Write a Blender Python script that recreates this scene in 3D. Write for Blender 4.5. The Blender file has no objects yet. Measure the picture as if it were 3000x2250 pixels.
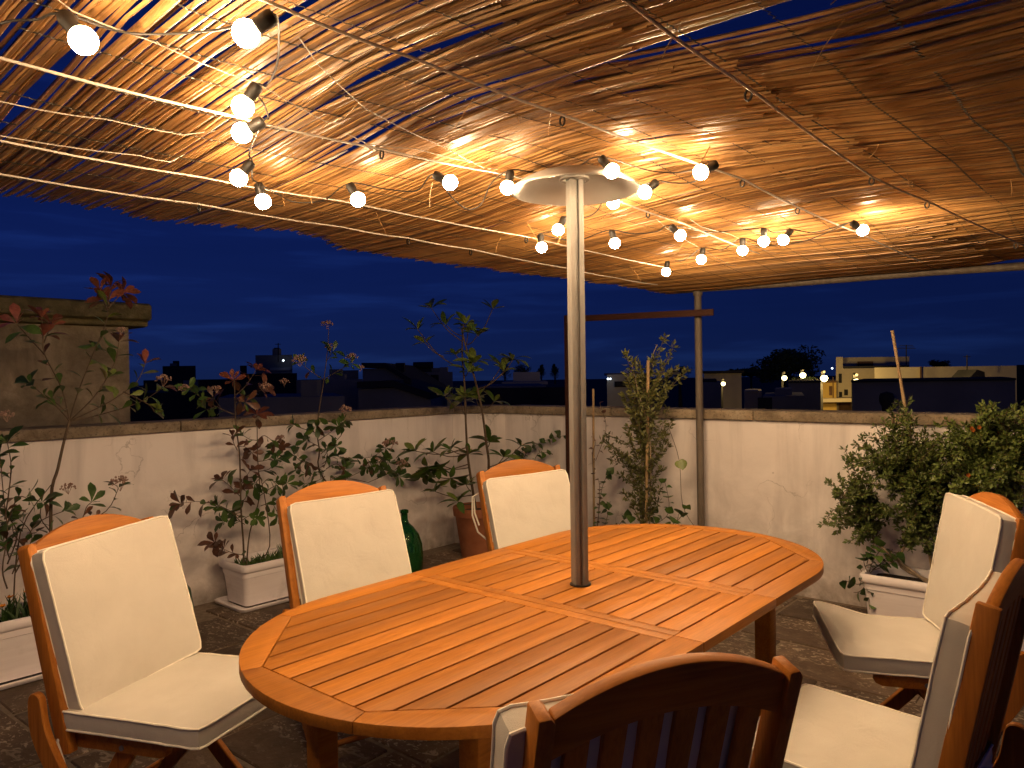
import bpy, bmesh, math, random
from mathutils import Vector, Matrix, noise

rnd = random.Random(11)
S = bpy.context.scene
C = S.collection
R = math.radians

# ------------------------------------------------------------------ camera
CAMZ, FPX = 1.45, 2215.0            # focal length in pixels of the 3000 px wide photograph
KR = Vector((0.99989921, -0.00016403, -0.01419638))
KU = Vector((0.01419733, 0.01155210, 0.99983248))
KF = Vector((0.0, 0.99993326, -0.01155326))
cd = bpy.data.cameras.new('camera')
cam = bpy.data.objects.new('camera', cd)
C.objects.link(cam)
cd.sensor_width = 36.0
cd.lens = FPX / 3000.0 * 36.0
cd.clip_start = 0.05
cd.clip_end = 3000.0
cam.matrix_world = Matrix(((KR.x, KU.x, -KF.x, 0), (KR.y, KU.y, -KF.y, 0), (KR.z, KU.z, -KF.z, CAMZ), (0, 0, 0, 1)))
S.camera = cam

# ------------------------------------------------------------------ dusk sky
W = bpy.data.worlds.new('World')
S.world = W
W.use_nodes = True
nt = W.node_tree
bg = nt.nodes['Background']
sky = nt.nodes.new('ShaderNodeTexSky')
sky.sky_type = 'NISHITA'
sky.sun_disc = False
sky.sun_elevation = R(0.3)
sky.sun_rotation = R(135)
tint = nt.nodes.new('ShaderNodeMix'); tint.data_type = 'RGBA'; tint.blend_type = 'MULTIPLY'
tint.inputs['Factor'].default_value = 1.0
tint.inputs[7].default_value = (0.050, 0.135, 1.0, 1)      # white balance set for the warm bulbs
nt.links.new(sky.outputs[0], tint.inputs[6])
tc = nt.nodes.new('ShaderNodeTexCoord')
lift = nt.nodes.new('ShaderNodeVectorMath'); lift.operation = 'ADD'; lift.inputs[1].default_value = (0, 0, .16)
nrmz = nt.nodes.new('ShaderNodeVectorMath'); nrmz.operation = 'NORMALIZE'
nt.links.new(tc.outputs['Generated'], lift.inputs[0]); nt.links.new(lift.outputs[0], nrmz.inputs[0]); nt.links.new(nrmz.outputs[0], sky.inputs['Vector'])
mp = nt.nodes.new('ShaderNodeMapping')
mp.inputs['Scale'].default_value = (1.7, 1.7, 17.0)
mp.inputs['Rotation'].default_value = (0.03, 0.05, 0.4)
mp.inputs['Location'].default_value = (0.35, 0.2, 0.6)
nt.links.new(tc.outputs['Generated'], mp.inputs['Vector'])
cn = nt.nodes.new('ShaderNodeTexNoise')
cn.inputs['Scale'].default_value = 2.2
cn.inputs['Detail'].default_value = 7
cn.inputs['Roughness'].default_value = 0.55
cn.inputs['Distortion'].default_value = 0.35
nt.links.new(mp.outputs[0], cn.inputs['Vector'])
cr = nt.nodes.new('ShaderNodeValToRGB')
cr.color_ramp.elements[0].position = 0.34; cr.color_ramp.elements[0].color = (0.86, 0.86, 0.88, 1)
cr.color_ramp.elements[1].position = 0.72; cr.color_ramp.elements[1].color = (1.5, 1.55, 1.4, 1)
e = cr.color_ramp.elements.new(0.53); e.color = (0.93, 0.92, 0.94, 1)
nt.links.new(cn.outputs[0], cr.inputs[0])
cl = nt.nodes.new('ShaderNodeMix'); cl.data_type = 'RGBA'; cl.blend_type = 'MULTIPLY'
cl.inputs['Factor'].default_value = 1.0
nt.links.new(tint.outputs[2], cl.inputs[6])
nt.links.new(cr.outputs[0], cl.inputs[7])
nt.links.new(cl.outputs[2], bg.inputs['Color'])
bg.inputs['Strength'].default_value = 0.115

S.view_settings.view_transform = 'Standard'
S.view_settings.look = 'None'
S.view_settings.exposure = 0.0
S.view_settings.gamma = 1.0
S.view_settings.use_curve_mapping = False
S.render.engine = 'CYCLES'
S.cycles.use_denoising = True
S.cycles.sample_clamp_indirect = 6.0
S.cycles.max_bounces = 7
S.cycles.diffuse_bounces = 4
S.cycles.caustics_reflective = False
S.cycles.caustics_refractive = False

BULB_POWER = 535.0
BULB_COL = (1.0, 0.665, 0.365)

# ------------------------------------------------------------------ geometry of the place
SD = Vector((math.cos(R(48.25)), math.sin(R(48.25)), 0))     # along the left wall, away from the camera
ND = Vector((-SD.y, SD.x, 0))                                # towards the left wall
UD = Vector((math.cos(R(-40.24)), math.sin(R(-40.24)), 0))   # along the right wall
WN = Vector((-UD.y, UD.x, 0))                                # towards the right wall
PL, DR = 4.7585, 4.9164                                      # distance of the two walls from the camera's foot
EYE = Vector((0, 0, CAMZ))

def ray(x, y):
    return KR * ((x - 1500.0) / FPX) - KU * ((y - 1125.0) / FPX) + KF
def atz(x, y, z):
    d = ray(x, y); return EYE + d * ((z - CAMZ) / d.z)
def atY(x, y, Y):
    d = ray(x, y); return EYE + d * (Y / d.y)
def atp(x, y, p):
    d = ray(x, y); return EYE + d * (p / d.dot(ND))
def atd(x, y, q):
    d = ray(x, y); return EYE + d * (q / d.dot(WN))
def LP(s, p, z=0.0):
    return SD * s + ND * p + Vector((0, 0, z))
def RP(u, d, z=0.0):
    return UD * u + WN * d + Vector((0, 0, z))
def smooth(a, b, x):
    t = min(1, max(0, (x - a) / (b - a))); return t * t * (3 - 2 * t)

def roof(s, p):
    drop = 0.115 * max(0.62 * smooth(1.1, 2.7, p), smooth(2.8, 4.7, s), 0.5 * smooth(1.2, 0.2, p))
    return 2.135 - drop + .055 * math.exp(-((s - 2.05) ** 2 + (p - 1.53) ** 2) / .30) + 0.010 * math.sin(s * 2.3 + p * 1.3) * math.cos(p * 2.9 - s * .7) + 0.007 * noise.noise(Vector((s * 1.7, p * 1.2, 3)))
def roofhit(x, y, dz):
    z = 2.0
    for i in range(25):
        P = atz(x, y, z + 0)
        z = 0.5 * z + 0.5 * (roof(P.dot(SD), P.dot(ND)) + dz)
    return atz(x, y, z)

# ------------------------------------------------------------------ materials
class NT:
    def __init__(s, name):
        s.m = bpy.data.materials.new(name); s.m.use_nodes = True
        s.t = s.m.node_tree; s.b = s.t.nodes['Principled BSDF']
    def n(s, kind, **kw):
        k = s.t.nodes.new(kind)
        for a, v in kw.items(): setattr(k, a, v)
        return k
    def l(s, a, b): s.t.links.new(a, b)
    def coords(s, scale=(1, 1, 1), rot=(0, 0, 0), out='Object'):
        a = s.n('ShaderNodeTexCoord'); m = s.n('ShaderNodeMapping')
        m.inputs['Scale'].default_value = scale; m.inputs['Rotation'].default_value = rot
        s.l(a.outputs[out], m.inputs['Vector']); return m.outputs[0]
    def noise(s, vec, scale, detail=4, rough=.55, dist=0):
        k = s.n('ShaderNodeTexNoise'); k.inputs['Scale'].default_value = scale
        k.inputs['Detail'].default_value = detail; k.inputs['Roughness'].default_value = rough
        k.inputs['Distortion'].default_value = dist
        if vec is not None: s.l(vec, k.inputs['Vector'])
        return k.outputs[0]
    def ramp(s, fac, *st):
        k = s.n('ShaderNodeValToRGB'); e = k.color_ramp.elements
        e[0].position, e[0].color = st[0][0], (*st[0][1], 1); e[1].position, e[1].color = st[-1][0], (*st[-1][1], 1)
        for p, c in st[1:-1]:
            q = e.new(p); q.color = (*c, 1)
        s.l(fac, k.inputs[0]); return k.outputs[0]
    def mix(s, fac, a, b, mode='MIX'):
        k = s.n('ShaderNodeMix', data_type='RGBA', blend_type=mode)
        if isinstance(fac, float): k.inputs['Factor'].default_value = fac
        else: s.l(fac, k.inputs['Factor'])
        for v, i in ((a, 6), (b, 7)):
            if isinstance(v, tuple): k.inputs[i].default_value = (*v, 1)
            else: s.l(v, k.inputs[i])
        return k.outputs[2]
    def rand(s):
        return s.n('ShaderNodeObjectInfo').outputs['Random']
    def mul(s, col, fac, lo, hi):
        k = s.n('ShaderNodeMapRange'); k.inputs['To Min'].default_value = lo; k.inputs['To Max'].default_value = hi
        s.l(fac, k.inputs[0])
        return s.mix(1.0, col, k.outputs[0], 'MULTIPLY') if False else s._m(col, k.outputs[0])
    def _m(s, col, val):
        k = s.n('ShaderNodeVectorMath', operation='SCALE'); s.l(col, k.inputs[0]); s.l(val, k.inputs['Scale']); return k.outputs[0]
    def bump(s, h, strength, dist=.01):
        k = s.n('ShaderNodeBump'); k.inputs['Strength'].default_value = strength; k.inputs['Distance'].default_value = dist
        s.l(h, k.inputs['Height']); s.l(k.outputs[0], s.b.inputs['Normal'])
    def fin(s, col=None, rough=.6, metal=0, spec=None):
        if col is not None:
            if isinstance(col, tuple): s.b.inputs['Base Color'].default_value = (*col, 1)
            else: s.l(col, s.b.inputs['Base Color'])
        if isinstance(rough, (int, float)): s.b.inputs['Roughness'].default_value = rough
        else: s.l(rough, s.b.inputs['Roughness'])
        s.b.inputs['Metallic'].default_value = metal
        if spec is not None: s.b.inputs['Specular IOR Level'].default_value = spec
        return s.m

def wood(name, axis, dark, light, rough=.5, vary=(.82, 1.16)):
    a = NT(name)
    sc = [28, 28, 28]; sc['xyz'.index(axis)] = 1.6
    v = a.coords(tuple(sc))
    g = a.noise(v, 1.0, 6, .62, .6)
    sc2 = [160, 160, 160]; sc2['xyz'.index(axis)] = 9
    f = a.noise(a.coords(tuple(sc2)), 1.0, 3, .6)
    c = a.ramp(g, (.30, dark), (.62, light))
    c2 = a.mix(.28, c, a.ramp(f, (.35, tuple(x * .55 for x in dark)), (.6, light)))
    blot = a.noise(a.coords((3, 3, 3)), 1.0, 3)
    c3 = a.mul(c2, blot, .82, 1.14)
    c4 = a.mul(c3, a.rand(), *vary)
    a.bump(f, .12, .002)
    return a.fin(c4, rough, spec=.25)
M = {}
M['table'] = wood('oiled_table_wood', 'x', (.30, .104, .0115), (.445, .170, .022), .50, (.64, 1.20))
M['chair'] = wood('oiled_chair_wood', 'z', (.30, .098, .013), (.46, .170, .026), .5)
M['chairx'] = wood('oiled_chair_wood_across', 'x', (.30, .098, .013), (.46, .170, .026), .5)
M['rust'] = wood('brown_painted_bar', 'x', (.040, .014, .008), (.065, .023, .013), .7)

a = NT('cream_canvas')
weave = a.noise(a.coords((900, 900, 900)), 1.0, 2)
wr = a.noise(a.coords((9, 14, 9)), 1.0, 4, .5, .8)
c = a.ramp(a.noise(a.coords((5, 5, 5)), 1.0, 3), (.3, (.53, .50, .44)), (.7, (.60, .57, .505)))
h = a.n('ShaderNodeMath', operation='MULTIPLY_ADD'); a.l(wr, h.inputs[0]); h.inputs[1].default_value = 5.0; a.l(weave, h.inputs[2])
a.bump(h.outputs[0], .30, .005)
a.b.inputs['Sheen Weight'].default_value = .15
M['canvas'] = a.fin(c, .9, spec=.15)

a = NT('cream_piping')
M['piping'] = a.fin(a.ramp(a.noise(a.coords((40, 40, 40)), 1., 2), (.3, (.72, .68, .58)), (.7, (.82, .78, .68))), .85, spec=.2)

a = NT('whitewashed_plaster')
v = a.coords((1, 1, 1))
big = a.noise(v, 1.3, 5, .6, .4)
fine = a.noise(v, 22, 5, .65)
streak = a.noise(a.coords((3.0, 3.0, .35)), 1.6, 5, .6, .3)
c = a.ramp(big, (.25, (.76, .70, .67)), (.55, (.88, .82, .785)), (.8, (.90, .85, .815)))
c = a.mix(a.ramp(streak, (.50, (0, 0, 0)), (.78, (.55, .55, .55))), c, (.44, .40, .385))
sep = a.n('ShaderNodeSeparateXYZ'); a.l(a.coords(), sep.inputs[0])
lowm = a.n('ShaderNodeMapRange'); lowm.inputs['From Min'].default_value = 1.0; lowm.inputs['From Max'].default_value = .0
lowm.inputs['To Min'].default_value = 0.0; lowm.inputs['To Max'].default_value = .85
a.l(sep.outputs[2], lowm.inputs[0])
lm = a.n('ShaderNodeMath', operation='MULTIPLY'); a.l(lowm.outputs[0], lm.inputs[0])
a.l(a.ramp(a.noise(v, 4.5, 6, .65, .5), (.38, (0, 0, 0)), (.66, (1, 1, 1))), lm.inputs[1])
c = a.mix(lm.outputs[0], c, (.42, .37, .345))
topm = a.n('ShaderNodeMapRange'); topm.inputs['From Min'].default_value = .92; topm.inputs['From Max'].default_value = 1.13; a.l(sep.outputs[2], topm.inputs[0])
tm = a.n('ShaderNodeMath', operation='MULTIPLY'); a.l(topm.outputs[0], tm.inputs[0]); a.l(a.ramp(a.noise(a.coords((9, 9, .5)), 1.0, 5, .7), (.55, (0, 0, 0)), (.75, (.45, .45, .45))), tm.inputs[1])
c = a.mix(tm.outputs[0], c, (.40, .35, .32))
vd_ = a.n('ShaderNodeVectorMath', operation='ADD'); nd_ = a.n('ShaderNodeTexNoise'); nd_.inputs['Scale'].default_value = 2.6; nd_.inputs['Detail'].default_value = 6
a.l(v, nd_.inputs['Vector']); a.l(v, vd_.inputs[0]); a.l(nd_.outputs['Color'], vd_.inputs[1])
vo_ = a.n('ShaderNodeTexVoronoi', feature='DISTANCE_TO_EDGE'); vo_.inputs['Scale'].default_value = 1.15; a.l(vd_.outputs[0], vo_.inputs['Vector'])
ck_ = a.mix(1.0, a.ramp(vo_.outputs['Distance'], (.0, (.75, .75, .75)), (.006, (0, 0, 0))), a.ramp(a.noise(v, 1.9, 3), (.50, (0, 0, 0)), (.60, (1, 1, 1))), 'MULTIPLY')
c = a.mix(ck_, c, (.33, .29, .26))
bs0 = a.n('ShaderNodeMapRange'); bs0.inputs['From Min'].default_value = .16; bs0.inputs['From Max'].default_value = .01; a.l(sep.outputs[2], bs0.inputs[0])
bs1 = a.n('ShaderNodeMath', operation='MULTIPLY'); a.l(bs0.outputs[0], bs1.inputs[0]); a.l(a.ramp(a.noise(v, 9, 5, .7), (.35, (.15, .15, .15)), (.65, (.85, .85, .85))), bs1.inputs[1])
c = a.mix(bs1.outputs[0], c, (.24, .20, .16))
a.bump(fine, .25, .006)
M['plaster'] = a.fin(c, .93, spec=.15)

a = NT('lichen_stone')
v = a.coords()
c = a.ramp(a.noise(v, 7, 7, .7, .3), (.3, (.15, .115, .075)), (.55, (.33, .27, .19)), (.75, (.44, .37, .28)))
c = a.mix(a.ramp(a.noise(v, 55, 5, .7), (.54, (0, 0, 0)), (.64, (.8, .8, .8))), c, (.10, .08, .05))
c = a.mul(c, a.rand(), .85, 1.15)
a.bump(a.noise(v, 40, 6, .7), .5, .01)
M['coping'] = a.fin(c, .95, spec=.1)

a = NT('mossy_stone')
c = a.ramp(a.noise(v := a.coords(), 9, 7, .7, .3), (.3, (.045, .042, .02)), (.6, (.14, .12, .06)), (.8, (.22, .19, .11)))
a.bump(a.noise(v, 30, 6, .7), .6, .015)
M['moss'] = a.fin(c, .95, spec=.1)

a = NT('stained_render')
c = a.ramp(a.noise(v := a.coords(), 2.2, 8, .72, .4), (.32, (.10, .085, .055)), (.55, (.24, .20, .14)), (.75, (.40, .36, .28)))
c = a.mul(c, a.noise(v, 30, 5, .7), .75, 1.2)
a.bump(a.noise(v, 45, 6, .7), .5, .01)
M['stain'] = a.fin(c, .95, spec=.1)

a = NT('dark_flagstone')
v = a.coords()
c = a.ramp(a.noise(v, 5, 7, .7, .4), (.3, (.050, .033, .021)), (.6, (.125, .085, .056)), (.8, (.18, .132, .09)))
patch = a.ramp(a.noise(v, 1.7, 4, .6), (.40, (0, 0, 0)), (.62, (1, 1, 1)))
f1 = a.ramp(a.noise(a.coords((15, 27, 20)), 1.0, 4, .55, .9), (.585, (0, 0, 0)), (.625, (1, 1, 1)))
f2 = a.ramp(a.noise(a.coords((42, 60, 50)), 1.0, 2, .5, .5), (.60, (0, 0, 0)), (.65, (.8, .8, .8)))
both = a.mix(1.0, f1, f2, 'LIGHTEN')
c = a.mix(a.mix(1.0, both, patch, 'MULTIPLY'), c, (.40, .34, .26))
c = a.mul(c, a.rand(), .75, 1.25)
a.bump(a.noise(v, 26, 7, .7), .55, .012)
M['slab'] = a.fin(c, .72, spec=.35)
a = NT('floor_mortar')
M['mortar'] = a.fin(a.ramp(a.noise(a.coords(), 30, 5), (.3, (.13, .10, .072)), (.7, (.24, .19, .14))), .95)

a = NT('pale_planter_plastic')
v = a.coords((3, 3, 40))
c = a.ramp(a.noise(v, 1.0, 4), (.3, (.80, .74, .74)), (.7, (.88, .83, .83)))
c = a.mix(a.ramp(a.noise(a.coords(), 6, 5, .6), (.55, (0, 0, 0)), (.8, (.5, .5, .5))), c, (.42, .38, .36))
a.bump(a.noise(v, 1.0, 3), .08, .003)
M['planter'] = a.fin(c, .5)
a = NT('terracotta')
c = a.ramp(a.noise(a.coords(), 8, 6, .6), (.3, (.26, .085, .035)), (.7, (.40, .15, .065)))
a.bump(a.noise(a.coords(), 60, 4), .15, .003)
M['terracotta'] = a.fin(c, .8)
a = NT('potting_soil')
a.bump(a.noise(a.coords(), 60, 6), .9, .02)
M['soil'] = a.fin(a.ramp(a.noise(a.coords(), 40, 5), (.3, (.012, .008, .005)), (.7, (.05, .034, .022))), .95)
a = NT('green_bottle_glass')
a.b.inputs['Transmission Weight'].default_value = .55
a.b.inputs['IOR'].default_value = 1.45
M['glass'] = a.fin(a.ramp(a.noise(a.coords(), 5, 3), (.3, (.012, .10, .022)), (.7, (.02, .15, .03))), .06)
a = NT('galvanised_steel')
c = a.ramp(a.noise(a.coords((6, 6, 2)), 3, 6, .6), (.3, (.16, .153, .142)), (.7, (.24, .23, .215)))
M['steel'] = a.fin(c, .72, .1)
a = NT('weathered_tube_metal')
c = a.ramp(a.noise(a.coords((8, 8, 2)), 3, 7, .7), (.3, (.10, .078, .06)), (.6, (.18, .15, .118)), (.8, (.24, .205, .165)))
M['tube'] = a.fin(c, .7, .25)
a = NT('white_enamel')
M['enamel'] = a.fin(a.ramp(a.noise(a.coords(), 8, 4), (.3, (.46, .44, .41)), (.7, (.55, .53, .50))), .32)
a = NT('brushed_reflector')
M['reflector'] = a.fin(a.ramp(a.noise(a.coords(), 4, 3), (.3, (.36, .35, .33)), (.7, (.45, .44, .42))), .35, .3)
a = NT('black_plastic')
M['black'] = a.fin(a.ramp(a.noise(a.coords(), 30, 3), (.3, (.008, .007, .006)), (.7, (.018, .016, .014))), .5)
a = NT('cable_sheath')
M['cable_lit_tone'] = NT('lit_tone_cable_sheath').fin((.74, .68, .60), .5)  # same cable, colour lightened so the two right runs look lit
M['cable'] = a.fin(a.ramp(a.noise(a.coords(), 9, 4), (.3, (.36, .32, .27)), (.7, (.46, .41, .35))), .5)
a = NT('lit_frosted_bulb')
em = a.n('ShaderNodeEmission'); em.inputs['Color'].default_value = (*BULB_COL, 1); em.inputs['Strength'].default_value = BULB_POWER
bt_ = a.n('ShaderNodeTexCoord'); bs_ = a.n('ShaderNodeSeparateXYZ'); a.l(bt_.outputs['Normal'], bs_.inputs[0])
bm_ = a.n('ShaderNodeMapRange'); bm_.inputs['From Min'].default_value = -.4; bm_.inputs['From Max'].default_value = .55
bm_.inputs['To Min'].default_value = BULB_POWER * 1.12; bm_.inputs['To Max'].default_value = BULB_POWER * .05
a.l(bs_.outputs[2], bm_.inputs[0]); a.l(bm_.outputs[0], em.inputs['Strength'])
a.l(em.outputs[0], a.t.nodes['Material Output'].inputs['Surface'])
M['bulb'] = a.m

def reedmat():
    a = NT('dry_reed')
    isl = a.n('ShaderNodeNewGeometry').outputs['Random Per Island']
    c = a.ramp(isl, (.0, (.10, .046, .014)), (.2, (.22, .108, .034)), (.5, (.40, .215, .072)), (.8, (.54, .31, .115)), (1.0, (.68, .44, .19)))
    n1 = a.noise(a.coords((1, 1, 1)), 14, 4, .6)
    c = a.mul(c, n1, .5, 1.4)
    c = a.mix(a.ramp(a.noise(a.coords(), 3.1, 4, .65), (.55, (0, 0, 0)), (.72, (.6, .6, .6))), c, (.12, .060, .024))
    a.bump(a.noise(a.coords(), 90, 3), .25, .003)
    return a.fin(c, .40, spec=.5)
M['reed'] = reedmat()
a = NT('binding_wire')
M['wire'] = a.fin(a.ramp(a.noise(a.coords(), 20, 3), (.3, (.02, .018, .012)), (.7, (.05, .045, .03))), .6)

def leafmat(name, lo, hi, rough=.38):
    a = NT(name)
    v = a.coords((60, 60, 60))
    c = a.ramp(a.noise(v, 1.0, 3), (.3, lo), (.7, hi))
    c = a.mul(c, a.rand(), .7, 1.3)
    a.bump(a.noise(v, 2.0, 2), .2, .002)
    a.b.inputs['Subsurface Weight'].default_value = 0.0
    return a.fin(c, rough, spec=.4)
M['leaf_green'] = leafmat('glossy_green_leaf', (.040, .085, .016), (.078, .135, .028))
M['leaf_light'] = leafmat('olive_green_leaf', (.095, .135, .024), (.155, .20, .042))
M['leaf_dark'] = leafmat('dark_green_leaf', (.026, .062, .014), (.048, .095, .022))
M['leaf_red'] = leafmat('young_red_leaf', (.15, .045, .030), (.24, .078, .050))
M['leaf_bronze'] = leafmat('bronze_leaf', (.075, .034, .020), (.13, .058, .032))
M['leaf_yellow'] = leafmat('yellow_leaf', (.16, .14, .03), (.24, .20, .045))
M['leaf_small'] = leafmat('small_shrub_leaf', (.055, .092, .018), (.150, .185, .045), .45)
M['leaf_small2'] = leafmat('small_pale_leaf', (.070, .085, .022), (.165, .165, .055), .5)
M['flower'] = leafmat('faded_flower_buds', (.30, .17, .13), (.50, .34, .26), .8)
M['orange'] = leafmat('orange_petals', (.55, .17, .01), (.75, .30, .02), .6)
M['redfruit'] = leafmat('orange_flower_petal', (.50, .13, .02), (.62, .20, .03), .6)
a = NT('plant_stem')
M['stem'] = a.fin(a.ramp(a.noise(a.coords((40, 40, 10)), 1., 4), (.3, (.055, .034, .020)), (.7, (.12, .085, .052))), .8)
a = NT('pale_stem')
M['palestem'] = a.fin(a.ramp(a.noise(a.coords((40, 40, 10)), 1., 4), (.3, (.20, .145, .095)), (.7, (.33, .26, .18))), .8)
a = NT('bamboo_cane')
M['bamboo'] = a.fin(a.ramp(a.noise(a.coords((40, 40, 6)), 1., 4), (.3, (.28, .18, .085)), (.7, (.42, .30, .16))), .6)

def plain(name, lo, hi, sc=3, rough=.9):
    a = NT(name)
    return a.fin(a.ramp(a.noise(a.coords(), sc, 5, .6), (.3, lo), (.7, hi)), rough, spec=.15)
M['far_white'] = plain('distant_white_render', (.30, .29, .27), (.42, .40, .37), .8)
M['far_grey'] = plain('distant_grey_render', (.16, .16, .155), (.24, .235, .22), .8)
M['far_dark'] = plain('distant_dark_roofing', (.025, .025, .025), (.05, .048, .045), .8)
M['far_cream'] = plain('distant_cream_render', (.40, .34, .24), (.52, .45, .33), .6)
M['far_yellow'] = plain('distant_ochre_render', (.42, .28, .08), (.52, .36, .11), .6)
M['far_glass'] = plain('dark_window_pane', (.015, .016, .018), (.03, .03, .035), 2, .15)
M['far_brown'] = plain('brown_shutter', (.09, .05, .03), (.14, .08, .05), 5)
M['crown'] = leafmat('distant_crown', (.020, .035, .012), (.045, .065, .02), .7)
M['bark'] = plain('tree_bark', (.04, .03, .02), (.08, .06, .045), 8)
M['earth'] = plain('dark_ground', (.03, .03, .028), (.06, .055, .05), .2)

def emit(name, col, st):
    a = NT(name); e = a.n('ShaderNodeEmission'); e.inputs['Color'].default_value = (*col, 1); e.inputs['Strength'].default_value = st
    a.l(e.outputs[0], a.t.nodes['Material Output'].inputs['Surface']); return a.m
M['lamp_warm'] = emit('lit_street_lamp', (1.0, .80, .34), 9)
M['lamp_white'] = emit('lit_white_lamp', (.75, .88, 1.0), 5)
M['lit_window'] = emit('lit_window_pane', (1.0, .85, .30), 1.6)

# ------------------------------------------------------------------ mesh helpers
class MB:
    def __init__(s): s.v = []; s.f = []
    def add(s, vs, fs):
        o = len(s.v); s.v.extend(Vector(v) for v in vs); s.f.extend(tuple(i + o for i in f) for f in fs); return s
    def box(s, c, size, M4=None):
        x, y, z = (q / 2 for q in size)
        vs = [Vector((i * x, j * y, k * z)) + Vector(c) for k in (-1, 1) for j in (-1, 1) for i in (-1, 1)]
        if M4 is not None: vs = [M4 @ v for v in vs]
        return s.add(vs, [(0, 2, 3, 1), (4, 5, 7, 6), (0, 1, 5, 4), (2, 6, 7, 3), (0, 4, 6, 2), (1, 3, 7, 5)])
    def prism(s, poly, z0, z1, M4=None):
        n = len(poly)
        vs = [Vector((p[0], p[1], z0)) for p in poly] + [Vector((p[0], p[1], z1)) for p in poly]
        if M4 is not None: vs = [M4 @ v for v in vs]
        return s.add(vs, [tuple(range(n))[::-1], tuple(range(n, 2 * n))] + [(i, (i + 1) % n, n + (i + 1) % n, n + i) for i in range(n)])
    def tube(s, pts, r, n=6, cap=True, flat=1.0):
        pts = [Vector(p) for p in pts]; m = len(pts)
        rs = r if isinstance(r, (list, tuple)) else [r] * m
        up = None; vs = []
        for i, p in enumerate(pts):
            t = (pts[min(i + 1, m - 1)] - pts[max(i - 1, 0)])
            t = t.normalized() if t.length > 1e-9 else Vector((0, 0, 1))
            if up is None:
                up = Vector((0, 0, 1)) if abs(t.z) < .9 else Vector((1, 0, 0))
            a = t.cross(up)
            if a.length < 1e-6: a = t.cross(Vector((0, 1, 0.01)))
            a.normalize(); b = a.cross(t).normalized(); up = b
            for k in range(n):
                q = 2 * math.pi * k / n
                vs.append(p + a * (math.cos(q) * rs[i]) + b * (math.sin(q) * rs[i] * flat))
        fs = [(i * n + k, i * n + (k + 1) % n, (i + 1) * n + (k + 1) % n, (i + 1) * n + k) for i in range(m - 1) for k in range(n)]
        if cap: fs += [tuple(range(n))[::-1], tuple(range((m - 1) * n, m * n))]
        return s.add(vs, fs)
    def lathe(s, prof, n=24, M4=None, closed=False):
        m = len(prof); vs = []
        for (r, z) in prof:
            for k in range(n):
                q = 2 * math.pi * k / n; vs.append(Vector((r * math.cos(q), r * math.sin(q), z)))
        if M4 is not None: vs = [M4 @ v for v in vs]
        fs = [(i * n + k, i * n + (k + 1) % n, (i + 1) * n + (k + 1) % n, (i + 1) * n + k) for i in range(m - 1) for k in range(n)]
        if not closed:
            if prof[0][0] > 1e-5: fs.append(tuple(range(n))[::-1])
            if prof[-1][0] > 1e-5: fs.append(tuple(range((m - 1) * n, m * n)))
        return s.add(vs, fs)
    def mesh(s, name, mat, bevel=0, seg=2, smooth=True, ang=35, org=None):
        vs = s.v if org is None else [v - org for v in s.v]
        me = bpy.data.meshes.new(name); me.from_pydata([tuple(v) for v in vs], [], s.f)
        if bevel:
            bm = bmesh.new(); bm.from_mesh(me)
            bmesh.ops.recalc_face_normals(bm, faces=bm.faces)
            ed = [e for e in bm.edges if len(e.link_faces) == 2 and e.calc_face_angle(0) > R(28)]
            bmesh.ops.bevel(bm, geom=ed, offset=bevel, segments=seg, profile=.5, affect='EDGES', clamp_overlap=True)
            bm.to_mesh(me); bm.free()
        else:
            bm = bmesh.new(); bm.from_mesh(me); bmesh.ops.recalc_face_normals(bm, faces=bm.faces); bm.to_mesh(me); bm.free()
        if smooth:
            me.polygons.foreach_set('use_smooth', [True] * len(me.polygons))
            me.set_sharp_from_angle(angle=R(ang))
        if mat is not None: me.materials.append(M[mat] if isinstance(mat, str) else mat)
        return me
    def build(s, name, mat, parent=None, **kw):
        return link(name, s.mesh(name, mat, **kw), parent)

def link(name, me, parent=None, mtx=None):
    o = bpy.data.objects.new(name, me); C.objects.link(o)
    if parent is not None: o.parent = parent
    if mtx is not None: o.matrix_basis = mtx
    return o
def tag(o, label=None, cat=None, group=None, kind=None):
    for k, v in (('label', label), ('category', cat), ('group', group), ('kind', kind)):
        if v: o[k] = v
    return o
def thing(name, label, cat, loc=(0, 0, 0), rotz=0.0, group=None):
    o = bpy.data.objects.new(name, None); C.objects.link(o)
    o.location = loc; o.rotation_euler = (0, 0, rotz); o.empty_display_size = .1
    return tag(o, label, cat, group)
def spline(pts):
    pts = [Vector(p) for p in pts]
    if len(pts) < 3: return [pts[0], pts[0].lerp(pts[1], .5), pts[1]]
    out = []; n = len(pts)
    for i in range(n - 1):
        p0, p1, p2, p3 = pts[max(i - 1, 0)], pts[i], pts[i + 1], pts[min(i + 2, n - 1)]
        for k in range(4):
            t = k / 4
            out.append(.5 * ((2 * p1) + (p2 - p0) * t + (2 * p0 - 5 * p1 + 4 * p2 - p3) * t * t + (3 * p1 - p0 - 3 * p2 + p3) * t ** 3))
    out.append(pts[-1]); return out

def recenter(pts):
    return sum((Vector(p) for p in pts), Vector()) / len(pts)

def frame(x, y, z, o=(0, 0, 0)):
    return Matrix(((x[0], y[0], z[0], o[0]), (x[1], y[1], z[1], o[1]), (x[2], y[2], z[2], o[2]), (0, 0, 0, 1)))

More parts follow.
